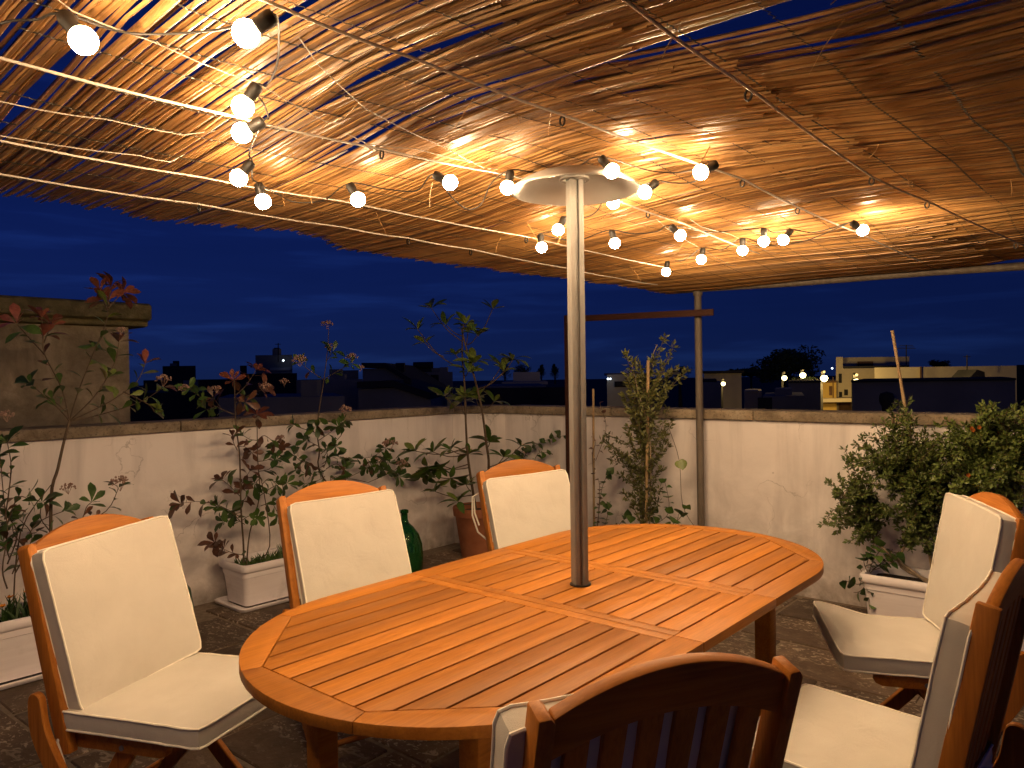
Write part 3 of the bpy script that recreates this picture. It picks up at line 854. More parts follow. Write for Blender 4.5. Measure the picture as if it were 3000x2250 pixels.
def panel(W_, H_, T_, mtx, seed, bend=None, puff=.010, n=18, rc=.020):
    """a box cushion panel in local x (width), y (height), z (thickness); returns mesh builder and the two welt loops"""
    m = MB()
    def pt(u, v, top):
        x, y = u * W_ / 2, v * H_ / 2
        ix, iy = W_ / 2 - rc, H_ / 2 - rc
        if abs(x) > ix and abs(y) > iy:
            dx, dy = abs(x) - ix, abs(y) - iy
            mm = max(dx, dy); L = math.hypot(dx, dy) or 1
            x = math.copysign(ix + dx / L * mm, x); y = math.copysign(iy + dy / L * mm, y)
        pf = (1 - abs(u) ** 3.2) * (1 - abs(v) ** 3.2)
        nz = noise.noise(Vector((x * 8 + seed, y * 8, seed * 1.7))) * .0055 + noise.noise(Vector((x * 22, y * 17 + seed, 4.0))) * .0028
        edge = 1 - pf
        # small puckers running in from the welt
        pk = .0018 * edge * noise.noise(Vector((x * 55 * (abs(v) > .75), y * 55 * (abs(u) > .75), seed)))
        z = (T_ / 2 + puff * pf ** .7 + (nz * pf + pk)) * (1 if top else -1)
        wob = .0022 * noise.noise(Vector((x * 5, y * 5, seed + 9)))
        p = Vector((x + wob * abs(u) ** 6, y + wob * abs(v) ** 6, z))
        if bend: p = bend(p)
        return mtx @ p
    idx = {}
    for top in (True, False):
        for j in range(n + 1):
            for i in range(n + 1):
                idx[(i, j, top)] = len(m.v); m.v.append(pt(-1 + 2 * i / n, -1 + 2 * j / n, top))
        for j in range(n):
            for i in range(n):
                f = (idx[(i, j, top)], idx[(i + 1, j, top)], idx[(i + 1, j + 1, top)], idx[(i, j + 1, top)])
                m.f.append(f if top else f[::-1])
    loop = [(i, 0) for i in range(n)] + [(n, j) for j in range(n)] + [(i, n) for i in range(n, 0, -1)] + [(0, j) for j in range(n, 0, -1)]
    ctr = sum((m.v[idx[(i, j, True)]] + m.v[idx[(i, j, False)]] for i, j in loop), Vector()) / (2 * len(loop))
    mid = []
    for a_, (i, j) in enumerate(loop):
        A, B = m.v[idx[(i, j, True)]], m.v[idx[(i, j, False)]]
        c_ = (A + B) / 2; out = (c_ - ctr).normalized()
        k = .003 + .0028 * noise.noise(Vector((a_ * .9, seed, 1.0)))
        mid.append(len(m.v)); m.v.append(c_ + out * k)
    L = len(loop)
    for a_ in range(L):
        b_ = (a_ + 1) % L
        T0, T1 = idx[(*loop[a_], True)], idx[(*loop[b_], True)]
        B0, B1 = idx[(*loop[a_], False)], idx[(*loop[b_], False)]
        m.f.append((T0, mid[a_], mid[b_], T1)); m.f.append((mid[a_], B0, B1, mid[b_]))
    def outw(v):
        d_ = v - ctr; return v + d_.normalized() * .0010
    tl = [outw(m.v[idx[(*q_, True)]]) for q_ in loop]; bl = [outw(m.v[idx[(*q_, False)]]) for q_ in loop]
    return m, tl + [tl[0]], bl + [bl[0]]

def ribbon(o, pts, w=.012, name='tie_strap'):
    MB().tube(pts, w / 2, 6, True, .22).build(name, 'piping', o)

def cushion(loc, rz, label, seed, tilt=0.0, lift=0.0, side=0.0, wd=.470, front=None, straps=(), sl=.50):
    o = thing('chair_cushion', label, 'cushion', loc, rz, 'cream cushions on the folding chairs')
    TH_ = .052
    base = bp(side, .075 + lift, .014 + TH_ / 2 + .006)
    nrm = Vector((1, 0, 0)).cross(BD)
    nrm = BN
    X = Vector((1, 0, 0)); Y = BD.copy(); Z = X.cross(Y)
    Mb = frame(X, Y, Z, base) @ Matrix.Rotation(tilt, 4, 'Z') @ Matrix.Translation((0, .2475, 0))
    # make local +z face the sitter
    if Z.dot(BN) < 0: Mb = Mb @ Matrix.Scale(-1, 4, (0, 0, 1))
    def bb(p):
        q_ = p.copy(); q_.z += -.010 * (1 - (p.x / .23) ** 2) ; return q_
    m, tl, bl = panel(wd, .495, TH_, Mb, seed, bb, puff=.012)
    bpn = m.build('back_panel', 'canvas', o, ang=50)
    mp_ = MB(); mp_.tube(tl, .0036, 6, False); mp_.tube(bl, .0036, 6, False); mp_.build('piping', 'piping', bpn)
    Ms = frame((1, 0, 0), (0, 1, .035), (0, -.035, 1), (side * .6, -.197 + sl / 2, .427 + TH_ / 2))
    def sb(p):
        q_ = p.copy()
        if front: q_.z += front(p.x, p.y)
        return q_
    m, tl, bl = panel(wd + .01, sl, TH_, Ms, seed + 3.3, sb, puff=.008)
    spn = m.build('seat_panel', 'canvas', o, ang=50)
    mp_ = MB(); mp_.tube(tl, .0036, 6, False); mp_.tube(bl, .0036, 6, False); mp_.build('piping', 'piping', spn)
    for st in straps:
        ribbon(o, st)
    return o

CH = [  # (x, y, facing deg, recline, chair label, cushion label, cushion options)
    (-1.109, 2.397, -20, .15, 'chair at the near left end of the table, left of the oval tip',
     'big tilted cream cushion on the chair at the left table end',
     dict(seed=1.2, tilt=R(-2.5), lift=.010, side=-.030, wd=.495, sl=.535, straps=[[(.225, -.19, .45), (.245, -.18, .38), (.248, -.14, .30), (.243, -.10, .23), (.24, -.11, .18)]])),
    (-.565, 2.965, -55, .22, 'chair on the wall side just left of the green bottle',
     'cream cushion on the chair in front of the white planter with saucer',
     dict(seed=4.1, tilt=R(-2.0), lift=.010, side=-.034)),
    (.200, 3.68, -62, .20, 'far chair standing in front of the terracotta pot',
     'cream cushion with dangling ties on the far chair by the terracotta pot',
     dict(seed=7.7, tilt=R(-2.0), lift=-.004, side=-.020, wd=.48, straps=[[(.215, -.36, .86), (.275, -.36, .83), (.29, -.33, .74), (.275, -.30, .66), (.235, -.28, .62)], [(.215, -.365, .855), (.262, -.37, .83), (.272, -.34, .75), (.262, -.31, .69)]])),
    (.129, 1.507, 111.2, .17, 'nearest chair seen from behind with dark slatted back and arched rail',
     'cream cushion poking out left of the nearest dark slatted chair back',
     dict(seed=2.9, tilt=R(2.0), lift=-.005, side=-.024, wd=.46)),
    (.945, 1.935, 137, .115, 'chair cut by the right frame edge, its slatted back turned away',
     'cream cushion with long side strip on the chair cut by the right edge',
     dict(seed=5.6, tilt=R(1.0), lift=-.025, side=.0)),
    (1.455, 2.745, 170, .10, 'chair at the right table end in front of the white shrub planter',
     'cream cushion with upturned seat corner in front of the right planter',
     dict(seed=9.4, tilt=R(1.5), lift=.015, side=.012, front=lambda x, y: .040 * smooth(.02, .24, y) * smooth(-.2, .22, x) - .008)),
]
for (x, y, fd, rc_, cl, ul, opt) in CH:
    set_recline(rc_)
    ch = make_chair()
    rz = R(fd - 90)
    ch.location = (x, y, 0); ch.rotation_euler = (0, 0, rz); ch['label'] = 'wooden folding ' + cl
    cushion((x, y, 0), rz, ul, **opt)

# ================================================================== planters, pots and bottles
def planter(label, P, rz, L_, D_, H_, saucer=False, group='long pale plastic planters'):
    """P: front-left bottom corner on the floor, x along the front, y to the back"""
    o = thing('planter', label, 'planter', P, rz, group)
    def ring(inset, z):
        r = .035; x0, x1, y0, y1 = inset, L_ - inset, inset, D_ - inset
        out = []
        for (cx, cy, a0) in ((x1 - r, y0 + r, -90), (x1 - r, y1 - r, 0), (x0 + r, y1 - r, 90), (x0 + r, y0 + r, 180)):
            for k in range(5):
                a_ = R(a0 + 90 * k / 4); out.append((cx + r * math.cos(a_), cy + r * math.sin(a_), z))
        return out
    def loft(rings, capb=True):
        m = MB(); n = len(rings[0])
        for r in rings: m.v.extend(Vector(p) for p in r)
        for i in range(len(rings) - 1):
            for k in range(n): m.f.append((i * n + k, i * n + (k + 1) % n, (i + 1) * n + (k + 1) % n, (i + 1) * n + k))
        if capb: m.f.append(tuple(range(n))[::-1])
        return m
    z0 = .022 if saucer else 0.0
    zr = H_
    m = loft([ring(.030, z0), ring(.012, zr - .085), ring(.007, zr - .082), ring(.006, zr - .052), ring(-.004, zr - .046), ring(-.010, zr - .036), ring(-.010, zr - .006), ring(-.004, zr), ring(.012, zr), ring(.018, zr - .01), ring(.024, zr - .06)])
    m.build('box', 'planter', o, ang=50)
    s_ = MB(); rr = ring(.021, zr - .05); s_.v.extend(Vector(p) for p in rr); s_.f.append(tuple(range(len(rr))))
    s_.build('soil', 'soil', o, smooth=False)
    if saucer:
        loft([ring(-.010, .0), ring(-.030, .008), ring(-.034, .026), ring(-.028, .030), ring(-.020, .024), ring(-.010, .012), ring(.03, .012)]).build('saucer', 'planter', o, ang=60)
    return o
planter('white planter with orange flowers at the far left, half hidden by the near chair', LP(.42, 4.18), R(48.25), 1.02, .31, .315, True)
planter('white planter on a saucer with a red leaved shrub, left of the second chair', LP(2.37, 4.37), R(48.25), .80, .31, .285, True)
planter('white planter holding the bushy shrub and bamboo cane by the right wall', RP(-1.235, 4.42), R(-40.24), .80, .31, .325)

def round_pot(label, P, r, h):
    o = thing('terracotta_pot', label, 'pot', P)
    MB().lathe([(r * .70, 0), (r * .93, h - .075), (r * .95, h - .07), (r * 1.0, h - .068), (r * 1.03, h - .01), (r * 1.01, h), (r * .92, h), (r * .90, h - .05), (r * .9, h - .06)], 36, closed=True).build('pot_body', 'terracotta', o, ang=35)
    MB().lathe([(.001, h - .045), (r * .90, h - .05)], 24, closed=True).build('soil', 'soil', o)
    return o
PT = atz(1405, 1625, 0) + Vector((0, -.02, 0)); PT.z = 0
round_pot('terracotta pot in the wall corner behind the far chair', PT, .205, .40)
PQ = RP(.02, 4.62); 
round_pot('small clay pot behind the right end chair holding the second shrub', PQ, .19, .36)
PV = atd(1885, 1600, 4.55); PV.z = 0
round_pot('clay pot hidden behind the table holding the tall staked bush', PV, .20, .34)
PVI = LP(3.55, 4.52)
round_pot('clay pot behind the second chair holding the flowering shrub', PVI, .17, .32)

def bottle(label, P, prof):
    o = thing('demijohn', label, 'bottle', P)
    MB().lathe(prof, 32, closed=False).build('glass_body', 'glass', o, ang=60)
    return o
PB_ = atp(1200, 1655, 4.25); PB_ = LP(PB_.dot(SD), 4.30)
bottle('green glass demijohn with narrow neck on the floor beside the second chair', PB_,
       [(.001, .0), (.10, .0), (.128, .03), (.135, .12), (.128, .22), (.105, .29), (.065, .345), (.034, .375), (.025, .40), (.024, .445), (.031, .45), (.031, .47), (.021, .472), (.018, .44), (.001, .43)])
PB2 = LP(1.86, 4.30)
bottle('dark green bottle showing only a sliver right of the near left cushion', PB2,
       [(.001, .0), (.11, .0), (.14, .03), (.145, .16), (.13, .26), (.08, .33), (.04, .36), (.026, .39), (.026, .42), (.001, .42)])

# ================================================================== plants
def leaf_mesh(name, L, Wd, mat, droop=.25, fold=.22, kind='lance', tw=0.0):
    prof = {'lance': (0.05, .55, .95, 1.0, .72, .0), 'obov': (0.04, .30, .68, 1.0, .88, .0), 'heart': (.35, 1.0, .95, .70, .36, .0), 'round': (.2, .85, 1.0, .9, .6, .0)}[kind]
    n = len(prof) - 1; m = MB(); rows = []
    for i, w in enumerate(prof):
        t = i / n; x = L * t * (1 - .12 * droop * t); z = -droop * L * t * t * .55 + .10 * L * t
        hw = Wd / 2 * w
        if i == n:
            rows.append([len(m.v)]); m.v.append(Vector((x, 0, z)))
        else:
            a = len(m.v); zz = fold * hw
            m.v += [Vector((x, -hw, z + zz + tw * hw)), Vector((x, 0, z)), Vector((x, hw, z + zz - tw * hw))]; rows.append([a, a + 1, a + 2])
    for i in range(n):
        A, B = rows[i], rows[i + 1]
        if len(B) == 3:
            m.f += [(A[0], B[0], B[1], A[1]), (A[1], B[1], B[2], A[2])]
        else:
            m.f += [(A[0], B[0], A[1]), (A[1], B[0], A[2])]
    me = bpy.data.meshes.new(name); me.from_pydata([tuple(v) for v in m.v], [], m.f)
    me.polygons.foreach_set('use_smooth', [True] * len(me.polygons)); me.materials.append(M[mat]); return me
LEAF = {}
def leafset(key, L, Wd, mat, kind):
    LEAF[key] = [leaf_mesh('leaf', L * f, Wd * f, mat, dr, fo, kind, tw) for f, dr, fo, tw in ((1, .25, .2, 0), (.85, .6, .35, .1), (1.1, .9, .15, -.12), (.7, .1, .3, .05))]
for c_ in ('green', 'dark', 'red', 'bronze', 'light', 'yellow'):
    leafset('ph_' + c_, .100, .042, 'leaf_' + c_, 'obov')
leafset('pit_light', .150, .048, 'leaf_light', 'lance')
leafset('pit_green', .165, .052, 'leaf_green', 'lance')
leafset('ivy', .062, .062, 'leaf_green', 'heart')
leafset('ivy_dark', .058, .058, 'leaf_dark', 'heart')
leafset('ivy_dry', .042, .036, 'leaf_bronze', 'heart')
leafset('big', .085, .075, 'leaf_light', 'round')

class Plant:
    def __init__(s, name, label, cat, base, seed, group=None):
        s.o = thing(name, label, cat, base, 0, group); s.b = Vector(base); s.q = random.Random(seed); s.n = 0
    def leaf(s, key, pos, d, up=None, sc=1.0):
        d = Vector(d).normalized()
        up = Vector(up) if up is not None else Vector((0, 0, 1))
        up = up + Vector((s.q.uniform(-.35, .35), s.q.uniform(-.35, .35), s.q.uniform(-.2, .2)))
        y = up.cross(d)
        if y.length < 1e-4: y = Vector((1, 0, 0)).cross(d)
        y.normalize(); z = d.cross(y)
        k = sc * s.q.uniform(.75, 1.15)
        link('leaf', s.q.choice(LEAF[key]), s.o, frame(d * k, y * k, z * k, Vector(pos) - s.b)); s.n += 1
    def stem(s, pts, r0, r1, mat='stem'):
        pts = spline(pts); n = len(pts)
        MB().tube(pts, [r0 + (r1 - r0) * i / (n - 1) for i in range(n)], 6).build('stem', mat, s.o, org=s.b); return pts
    def rosette(s, key, pos, axis=(0, 0, 1), n=7, spread=60, sc=1.0):
        ax = Vector(axis).normalized(); a = ax.orthogonal().normalized(); b = ax.cross(a); ph = s.q.uniform(0, 6.28)
        for k in range(n):
            an = ph + 6.283 * k / n + s.q.uniform(-.3, .3); sp = R(spread + s.q.uniform(-22, 16))
            rad = a * math.cos(an) + b * math.sin(an)
            d = ax * math.cos(sp) + rad * math.sin(sp)
            s.leaf(s.q.choice(key) if isinstance(key, (list, tuple)) else key, Vector(pos) + d * .004, d, ax, sc)
    def along(s, pts, key, gap=.055, start=.25, sc=1.0, ang=55):
        acc = 0; L = sum((pts[i + 1] - pts[i]).length for i in range(len(pts) - 1)); run = 0; side = s.q.uniform(0, 6.28)
        for i in range(len(pts) - 1):
            seg = pts[i + 1] - pts[i]; l = seg.length
            if l < 1e-6: continue
            t = seg / l; pos = 0
            while acc + (l - pos) >= gap:
                pos += gap - acc; acc = 0
                if run + pos > start * L:
                    a = t.orthogonal().normalized(); b = t.cross(a); side += 2.4 + s.q.uniform(-.4, .4)
                    rad = a * math.cos(side) + b * math.sin(side)
                    d = t * math.cos(R(ang)) + rad * math.sin(R(ang)) + Vector((0, 0, -.15))
                    s.leaf(s.q.choice(key) if isinstance(key, (list, tuple)) else key, pts[i] + t * pos, d, t + Vector((0, 0, .6)), sc)
            acc += l - pos; run += l
    def flower(s, pos, r=.042, mat='flower'):
        m = MB(); pos = Vector(pos)
        for k in range(46):
            th = s.q.uniform(0, 6.283); rr = r * math.sqrt(s.q.random())
            c = pos + Vector((rr * math.cos(th), rr * math.sin(th), .45 * r * (1 - (rr / r) ** 2) + s.q.uniform(-.3, .2) * r))
            u = r * s.q.uniform(.09, .17)
            m.add([c + Vector(v) * u for v in ((1, 0, 0), (-1, 0, 0), (0, 1, 0), (0, -1, 0), (0, 0, 1), (0, 0, -1))],
                  [(0, 2, 4), (2, 1, 4), (1, 3, 4), (3, 0, 4), (2, 0, 5), (1, 2, 5), (3, 1, 5), (0, 3, 5)])
        for k in range(9):
            th = s.q.uniform(0, 6.283); rr = r * s.q.uniform(.3, .9)
            m.tube([pos + Vector((0, 0, -r)), pos + Vector((rr * math.cos(th), rr * math.sin(th), 0))], .0008, 3, False)
        m.build('flower_head', mat, s.o, smooth=False, org=s.b)
def zpx(ox, oy, k):                 # reading coordinates off an enlarged crop of the photograph
    return lambda x, y: (ox + x / k, oy + y / k)
def PP(pl, lst, p, jit=.05, fn=atp, first=True):
    out = []
    for i, (x, y) in enumerate(lst):
        dp = p + (pl.q.uniform(-jit, jit) if (i or not first) else 0)
        out.append(fn(x, y, dp))
    return out

# --- tall shrub rising from the far left planter
b = atp(150, 1600, 4.33); b = LP(b.dot(SD), 4.33, .27)
pl = Plant('photinia_shrub', 'tall thin shrub with red young leaves in front of the stained neighbouring building', 'shrub', b, 31)
Z4 = zpx(0, 750, 2.212)
main = [b] + [atp(*Z4(x, y), 4.33) for x, y in ((330, 1590), (375, 1380), (415, 1200), (450, 1070))]
pl.stem(main, .0085, .006)
K0 = (450, 1070)
for br, tipk, n, keyl in (
        ([K0, (380, 990), (200, 830)], 'ph_dark', 5, ['ph_green', 'ph_dark']),
        ([K0, (400, 860), (290, 640), (280, 520)], 'ph_red', 8, ['ph_green', 'ph_green', 'ph_bronze']),
        ([(290, 640), (180, 520), (110, 440)], 'ph_red', 5, ['ph_bronze', 'ph_green']),
        ([(285, 560), (330, 450)], 'ph_red', 6, ['ph_red']),
        ([(282, 560), (270, 400)], 'ph_red', 6, ['ph_red']),
        ([K0, (500, 900), (600, 640), (690, 420), (700, 290)], 'ph_red', 8, ['ph_green', 'ph_light']),
        ([(695, 350), (650, 230)], 'ph_red', 6, ['ph_red', 'ph_bronze']),
        ([(700, 340), (790, 240)], 'ph_red', 7, ['ph_red']),
        ([(700, 320), (720, 200)], 'ph_red', 6, ['ph_red']),
        ([K0, (620, 900), (740, 700), (770, 560)], 'ph_bronze', 6, ['ph_green', 'ph_green', 'ph_light', 'ph_yellow']),
        ([K0, (700, 950), (880, 820), (940, 700)], 'ph_red', 6, ['ph_green', 'ph_light']),
        ([K0, (640, 1030), (900, 950), (1060, 850)], 'ph_bronze', 4, ['ph_green', 'ph_light', 'ph_green']),
        ([(800, 880), (960, 960), (1000, 1010)], 'ph_green', 5, ['ph_light', 'ph_green']),
        ([(690, 470), (640, 560)], 'ph_green', 5, ['ph_green']),
        ([(640, 880), (700, 780)], 'ph_light', 4, ['ph_light']),
        ([(430, 1010), (340, 930)], 'ph_green', 3, ['ph_green'])):
    pts = pl.stem(PP(pl, [Z4(*q_) for q_ in br], 4.33, .05), .0036, .0018)
    pl.along(pts, keyl, .040, .18, 1.0)
    pl.rosette(tipk, pts[-1], (pts[-1] - pts[-3]) + Vector((0, 0, .02)), n, 52, 1.0)
pl.flower(atp(*Z4(1055, 800), 4.30), .045)
pl.flower(atp(*Z4(785, 480), 4.33), .028)

# --- leafy flowering stems low at the far left
b = atp(40, 1690, 4.33); b = LP(b.dot(SD), 4.36, .27)
pl = Plant('viburnum_shrub', 'low flowering shrub with pale flower heads behind the near left chair', 'shrub', b, 32)
Z0 = zpx(0, 1450, 2.765)
for br, fl in (
        ([(60, 760), (20, 600), (60, 300), (30, 20), (0, -330)], 0), ([(100, 640), (230, 330), (330, 210), (520, 130)], 1), ([(120, 640), (260, 350), (160, 200)], 0),
        ([(330, 420), (560, 290), (860, 130), (960, -60)], 1), ([(330, 420), (420, 330), (330, 190), (340, 60)], 0), ([(60, 560), (140, 320), (60, 180), (-60, 120)], 0), ([(420, 340), (640, 230), (700, 100), (740, 60)], 0),
        ([(30, 330), (130, 40), (210, 20)], 0), ([(40, 200), (90, -200), (60, -420)], 0), ([(80, 520), (30, 380)], 0), ([(240, 460), (120, 330), (100, 220)], 0)):
    pts = pl.stem([b] * 0 + PP(pl, [Z0(*q_) for q_ in br], 4.33, .06, first=False), .0038, .0018)
    pl.along(pts, ['ph_green', 'ph_dark', 'ph_dark', 'ph_bronze'], .040, .10, .95)
    pl.rosette(['ph_green', 'ph_dark'], pts[-1], (pts[-1] - pts[-3]) + Vector((0, 0, .01)), 5, 58, .95)
pl.flower(atp(200, 1428, 4.28), .036); pl.flower(atp(352, 1412, 4.25), .050); pl.flower(atp(20, 1215, 4.30), .036)
pts = pl.stem([b, atp(60, 1560, 4.34), atp(150, 1420, 4.3)], .004, .002)

# --- orange flowers in the far left planter
o = thing('orange_flowers', 'orange flowers among spiky green leaves in the far left planter', 'flowers', LP(.9, 4.33, .265))
m = MB(); q = random.Random(8)
for k in range(420):
    P = Vector((0, 0, 0)) + SD * q.uniform(-.42, .50) + ND * q.uniform(-.11, .11)
    d_ = Vector((q.uniform(-.4, .4), q.uniform(-.4, .4), 1)).normalized(); L_ = q.uniform(.07, .17); sd_ = d_.cross(Vector((q.uniform(-1, 1), q.uniform(-1, 1), 0))).normalized() * .005
    m.add([P - sd_, P + sd_, P + d_ * L_ * .6 + sd_ * 1.2, P + d_ * L_ * .6 - sd_ * 1.2, P + d_ * L_ + Vector((d_.x, d_.y, 0)) * .03], [(0, 1, 2, 3), (3, 2, 4)])
tag(m.build('foliage', 'leaf_dark', o, smooth=False), kind='stuff')
for k in range(26):
    P = SD * q.uniform(-.40, .45) + ND * q.uniform(-.12, .08) + Vector((0, 0, q.uniform(.08, .17))); m = MB()
    for j in range(6):
        an = j * 1.047 + q.random(); dv = Vector((math.cos(an), math.sin(an), .7)) * .022; sv = Vector((-math.sin(an), math.cos(an), 0)) * .008
        m.add([P, P + dv * .6 + sv, P + dv, P + dv * .6 - sv], [(0, 1, 2, 3)])
    m.build('flower', 'orange', o, smooth=False)

# --- red leaved shrub in the planter with saucer
Z2 = zpx(500, 1200, 2.765)
b = atp(713, 1640, 4.52); b = LP(b.dot(SD), 4.52, .235)
pl = Plant('photinia_shrub', 'bushy shrub with bronze red leaves in the planter with saucer', 'shrub', b, 33)
D2 = 4.52
m1 = [b] + [atp(*q_, D2) for q_ in (Z2(590, 1100), Z2(570, 800), Z2(560, 400), Z2(535, 170), (689, 1202), (687, 1105))]
pl.stem(m1, .0065, .003)
m2 = [b + SD * .02] + [atp(*q_, D2 + .04) for q_ in (Z2(640, 1000), Z2(720, 700), Z2(705, 400), Z2(700, 90))]
pl.stem(m2, .005, .0025)
m3 = [b + SD * .06] + [atp(*q_, D2 - .03) for q_ in ((790, 1600), (775, 1453), (760, 1390))]
pl.stem(m3, .004, .0025)
BR = [('ph_bronze', [Z2(565, 870), Z2(400, 780), Z2(240, 745), Z2(80, 760)], 7), ('ph_bronze', [Z2(590, 1180), Z2(500, 1160), Z2(430, 1130)], 8),
      ('ph_bronze', [Z2(430, 1130), Z2(360, 1080)], 6), ('ph_green', [Z2(560, 900), Z2(480, 820), Z2(380, 790)], 6), ('ph_bronze', [Z2(560, 700), Z2(480, 620), Z2(420, 570)], 6),
      ('ph_bronze', [Z2(560, 640), Z2(600, 560), Z2(640, 500)], 7), ('ph_bronze', [Z2(710, 420), Z2(800, 400), Z2(890, 310)], 6), ('ph_dark', [Z2(710, 500), Z2(800, 480), Z2(860, 400)], 6),
      ('ph_bronze', [Z2(570, 760), Z2(620, 690), Z2(590, 640)], 6), ('ph_green', [Z2(715, 640), Z2(790, 560), Z2(850, 600)], 6), ('ph_green', [Z2(720, 700), Z2(840, 620), Z2(940, 600)], 6),
      ('ph_green', [Z2(575, 900), Z2(640, 860), Z2(700, 880)], 6), ('ph_dark', [Z2(600, 930), Z2(540, 900), Z2(430, 910)], 6), ('ph_green', [Z2(730, 780), Z2(820, 760), Z2(870, 850)], 6),
      ('ph_bronze', [Z2(545, 300), Z2(600, 300), Z2(660, 350)], 5), ('ph_bronze', [Z2(540, 330), Z2(510, 270), Z2(500, 220)], 4), ('ph_green', [Z2(704, 250), Z2(640, 240), Z2(590, 210)], 4),
      ('ph_bronze', [Z2(702, 250), Z2(760, 210), Z2(840, 270)], 5), ('ph_green', [(690, 1215), (640, 1195), (590, 1165), (556, 1140)], 4), ('ph_bronze', [(648, 1198), (625, 1165)], 5),
      ('ph_red', [(688, 1160), (720, 1130), (750, 1085)], 7), ('ph_bronze', [(688, 1180), (735, 1155), (772, 1140)], 5), ('ph_red', [(688, 1130), (682, 1115)], 7), ('ph_red', [(753, 1235), (752, 1215)], 9),
      ('ph_green', [(636, 1190), (605, 1200)], 4), ('ph_bronze', [(690, 1170), (718, 1178)], 4), ('ph_dark', [Z2(720, 560), Z2(680, 600)], 5), ('ph_dark', [Z2(575, 830), Z2(500, 850)], 5)]
for tk, br, n in BR:
    pts = pl.stem(PP(pl, br, D2, .06, first=False), .0028, .0015)
    pl.along(pts, [tk, tk, 'ph_green'] if tk != 'ph_red' else ['ph_bronze'], .036, .15, .92)
    pl.rosette(tk, pts[-1], (pts[-1] - pts[-3]) + Vector((0, 0, .012)), n, 58, .95)
for (x, y, r_) in ((540, 1137, .036), (634, 1138, .032), (775, 1132, .042), (832, 1118, .034), (822, 1283, .032)): pl.flower(atp(x, y, D2 - .03), r_)

o = thing('ground_succulent', 'fine spiky green ground cover in the planter with saucer', 'plant', LP(2.78, 4.52, .235))
m = MB(); q = random.Random(18)
for k in range(900):
    x = q.uniform(-.36, .36); P = SD * x + ND * q.uniform(-.11, .11) + Vector((0, 0, 0))
    d_ = Vector((q.uniform(-.7, .7), q.uniform(-.7, .7), 1)).normalized(); L_ = q.uniform(.03, .07) * (1.0 + 1.0 * smooth(-.15, .1, x)); sd_ = d_.cross(Vector((q.uniform(-1, 1), q.uniform(-1, 1), 0.1))).normalized() * .0045
    m.add([P - sd_ * .5, P + sd_ * .5, P + d_ * L_ * .5 + sd_, P + d_ * L_ * .5 - sd_, P + d_ * L_], [(0, 1, 2, 3), (3, 2, 4)])
tag(m.build('foliage', 'leaf_green', o, smooth=False), kind='stuff')

# --- taller flowering shrub
b = PVI + Vector((0, 0, .27))
pl = Plant('viburnum_shrub', 'tall flowering shrub with round pinkish flower heads above the second chair', 'shrub', b, 34)
D3 = 4.55
pl.stem([b] + [atp(*q_, D3) for q_ in (Z2(1240, 560), Z2(1205, 330), (930, 1272), (933, 1215), (949, 1112), (960, 1020), (963, 962))], .0062, .002)
pl.stem([b] + [atp(*q_, D3 - .05) for q_ in (Z2(1300, 590), Z2(1440, 560), Z2(1600, 590))], .004, .0025)
BR = [([(948, 1112), (900, 1080), (882, 1062)], 1), ([(950, 1110), (985, 1090), (1025, 1066)], 1), ([(955, 1060), (975, 1030)], 1), ([(935, 1215), (925, 1250)], 0), ([(932, 1270), (885, 1255), (862, 1245)], 0),
      ([(934, 1290), (970, 1265), (1005, 1235)], 1), ([(940, 1330), (1000, 1275), (990, 1250)], 0), ([(938, 1310), (900, 1290)], 0), ([Z2(1230, 440), Z2(1320, 370), Z2(1400, 390), Z2(1620, 385), Z2(1740, 310)], 1),
      ([Z2(1420, 560), Z2(1600, 470), Z2(1680, 430)], 1), ([Z2(1600, 590), Z2(1800, 500), Z2(1860, 440)], 1), ([Z2(1240, 500), Z2(1160, 460), Z2(1060, 420), Z2(1000, 370)], 0), ([Z2(1240, 520), Z2(1100, 520), Z2(1040, 480)], 0),
      ([Z2(1260, 480), Z2(1340, 440), Z2(1400, 480)], 0), ([Z2(1230, 400), Z2(1280, 330), Z2(1340, 300)], 0), ([Z2(1250, 540), Z2(1180, 580), Z2(1090, 600)], 0), ([Z2(1060, 420), Z2(1120, 430), Z2(1160, 500)], 0),
      ([Z2(1300, 580), Z2(1380, 540), Z2(1420, 430)], 0), ([Z2(1640, 390), Z2(1590, 460)], 0), ([Z2(1700, 330), Z2(1760, 430)], 0), ([Z2(1790, 500), Z2(1850, 540)], 0), ([Z2(1240, 470), Z2(1270, 380), Z2(1260, 330)], 0)]
for br, fl in BR:
    pts = pl.stem(PP(pl, br, D3, .07, first=False), .0028, .0015)
    pl.along(pts, ['ph_green', 'ph_dark', 'ph_dark', 'ph_green', 'ph_bronze'], .040, .12, .95)
    pl.rosette(['ph_green', 'ph_dark'], pts[-1], (pts[-1] - pts[-3]), 5, 62, 1.0)
for (x, y, r_) in ((958, 948, .042), (967, 1015, .036), (878, 1053, .050), (1032, 1046, .044), (1056, 1076, .030), (1009, 1200, .050), (1143, 1300, .058), (1112, 1345, .036), (1176, 1358, .052)): pl.flower(atp(x, y, D3 - .04), r_)

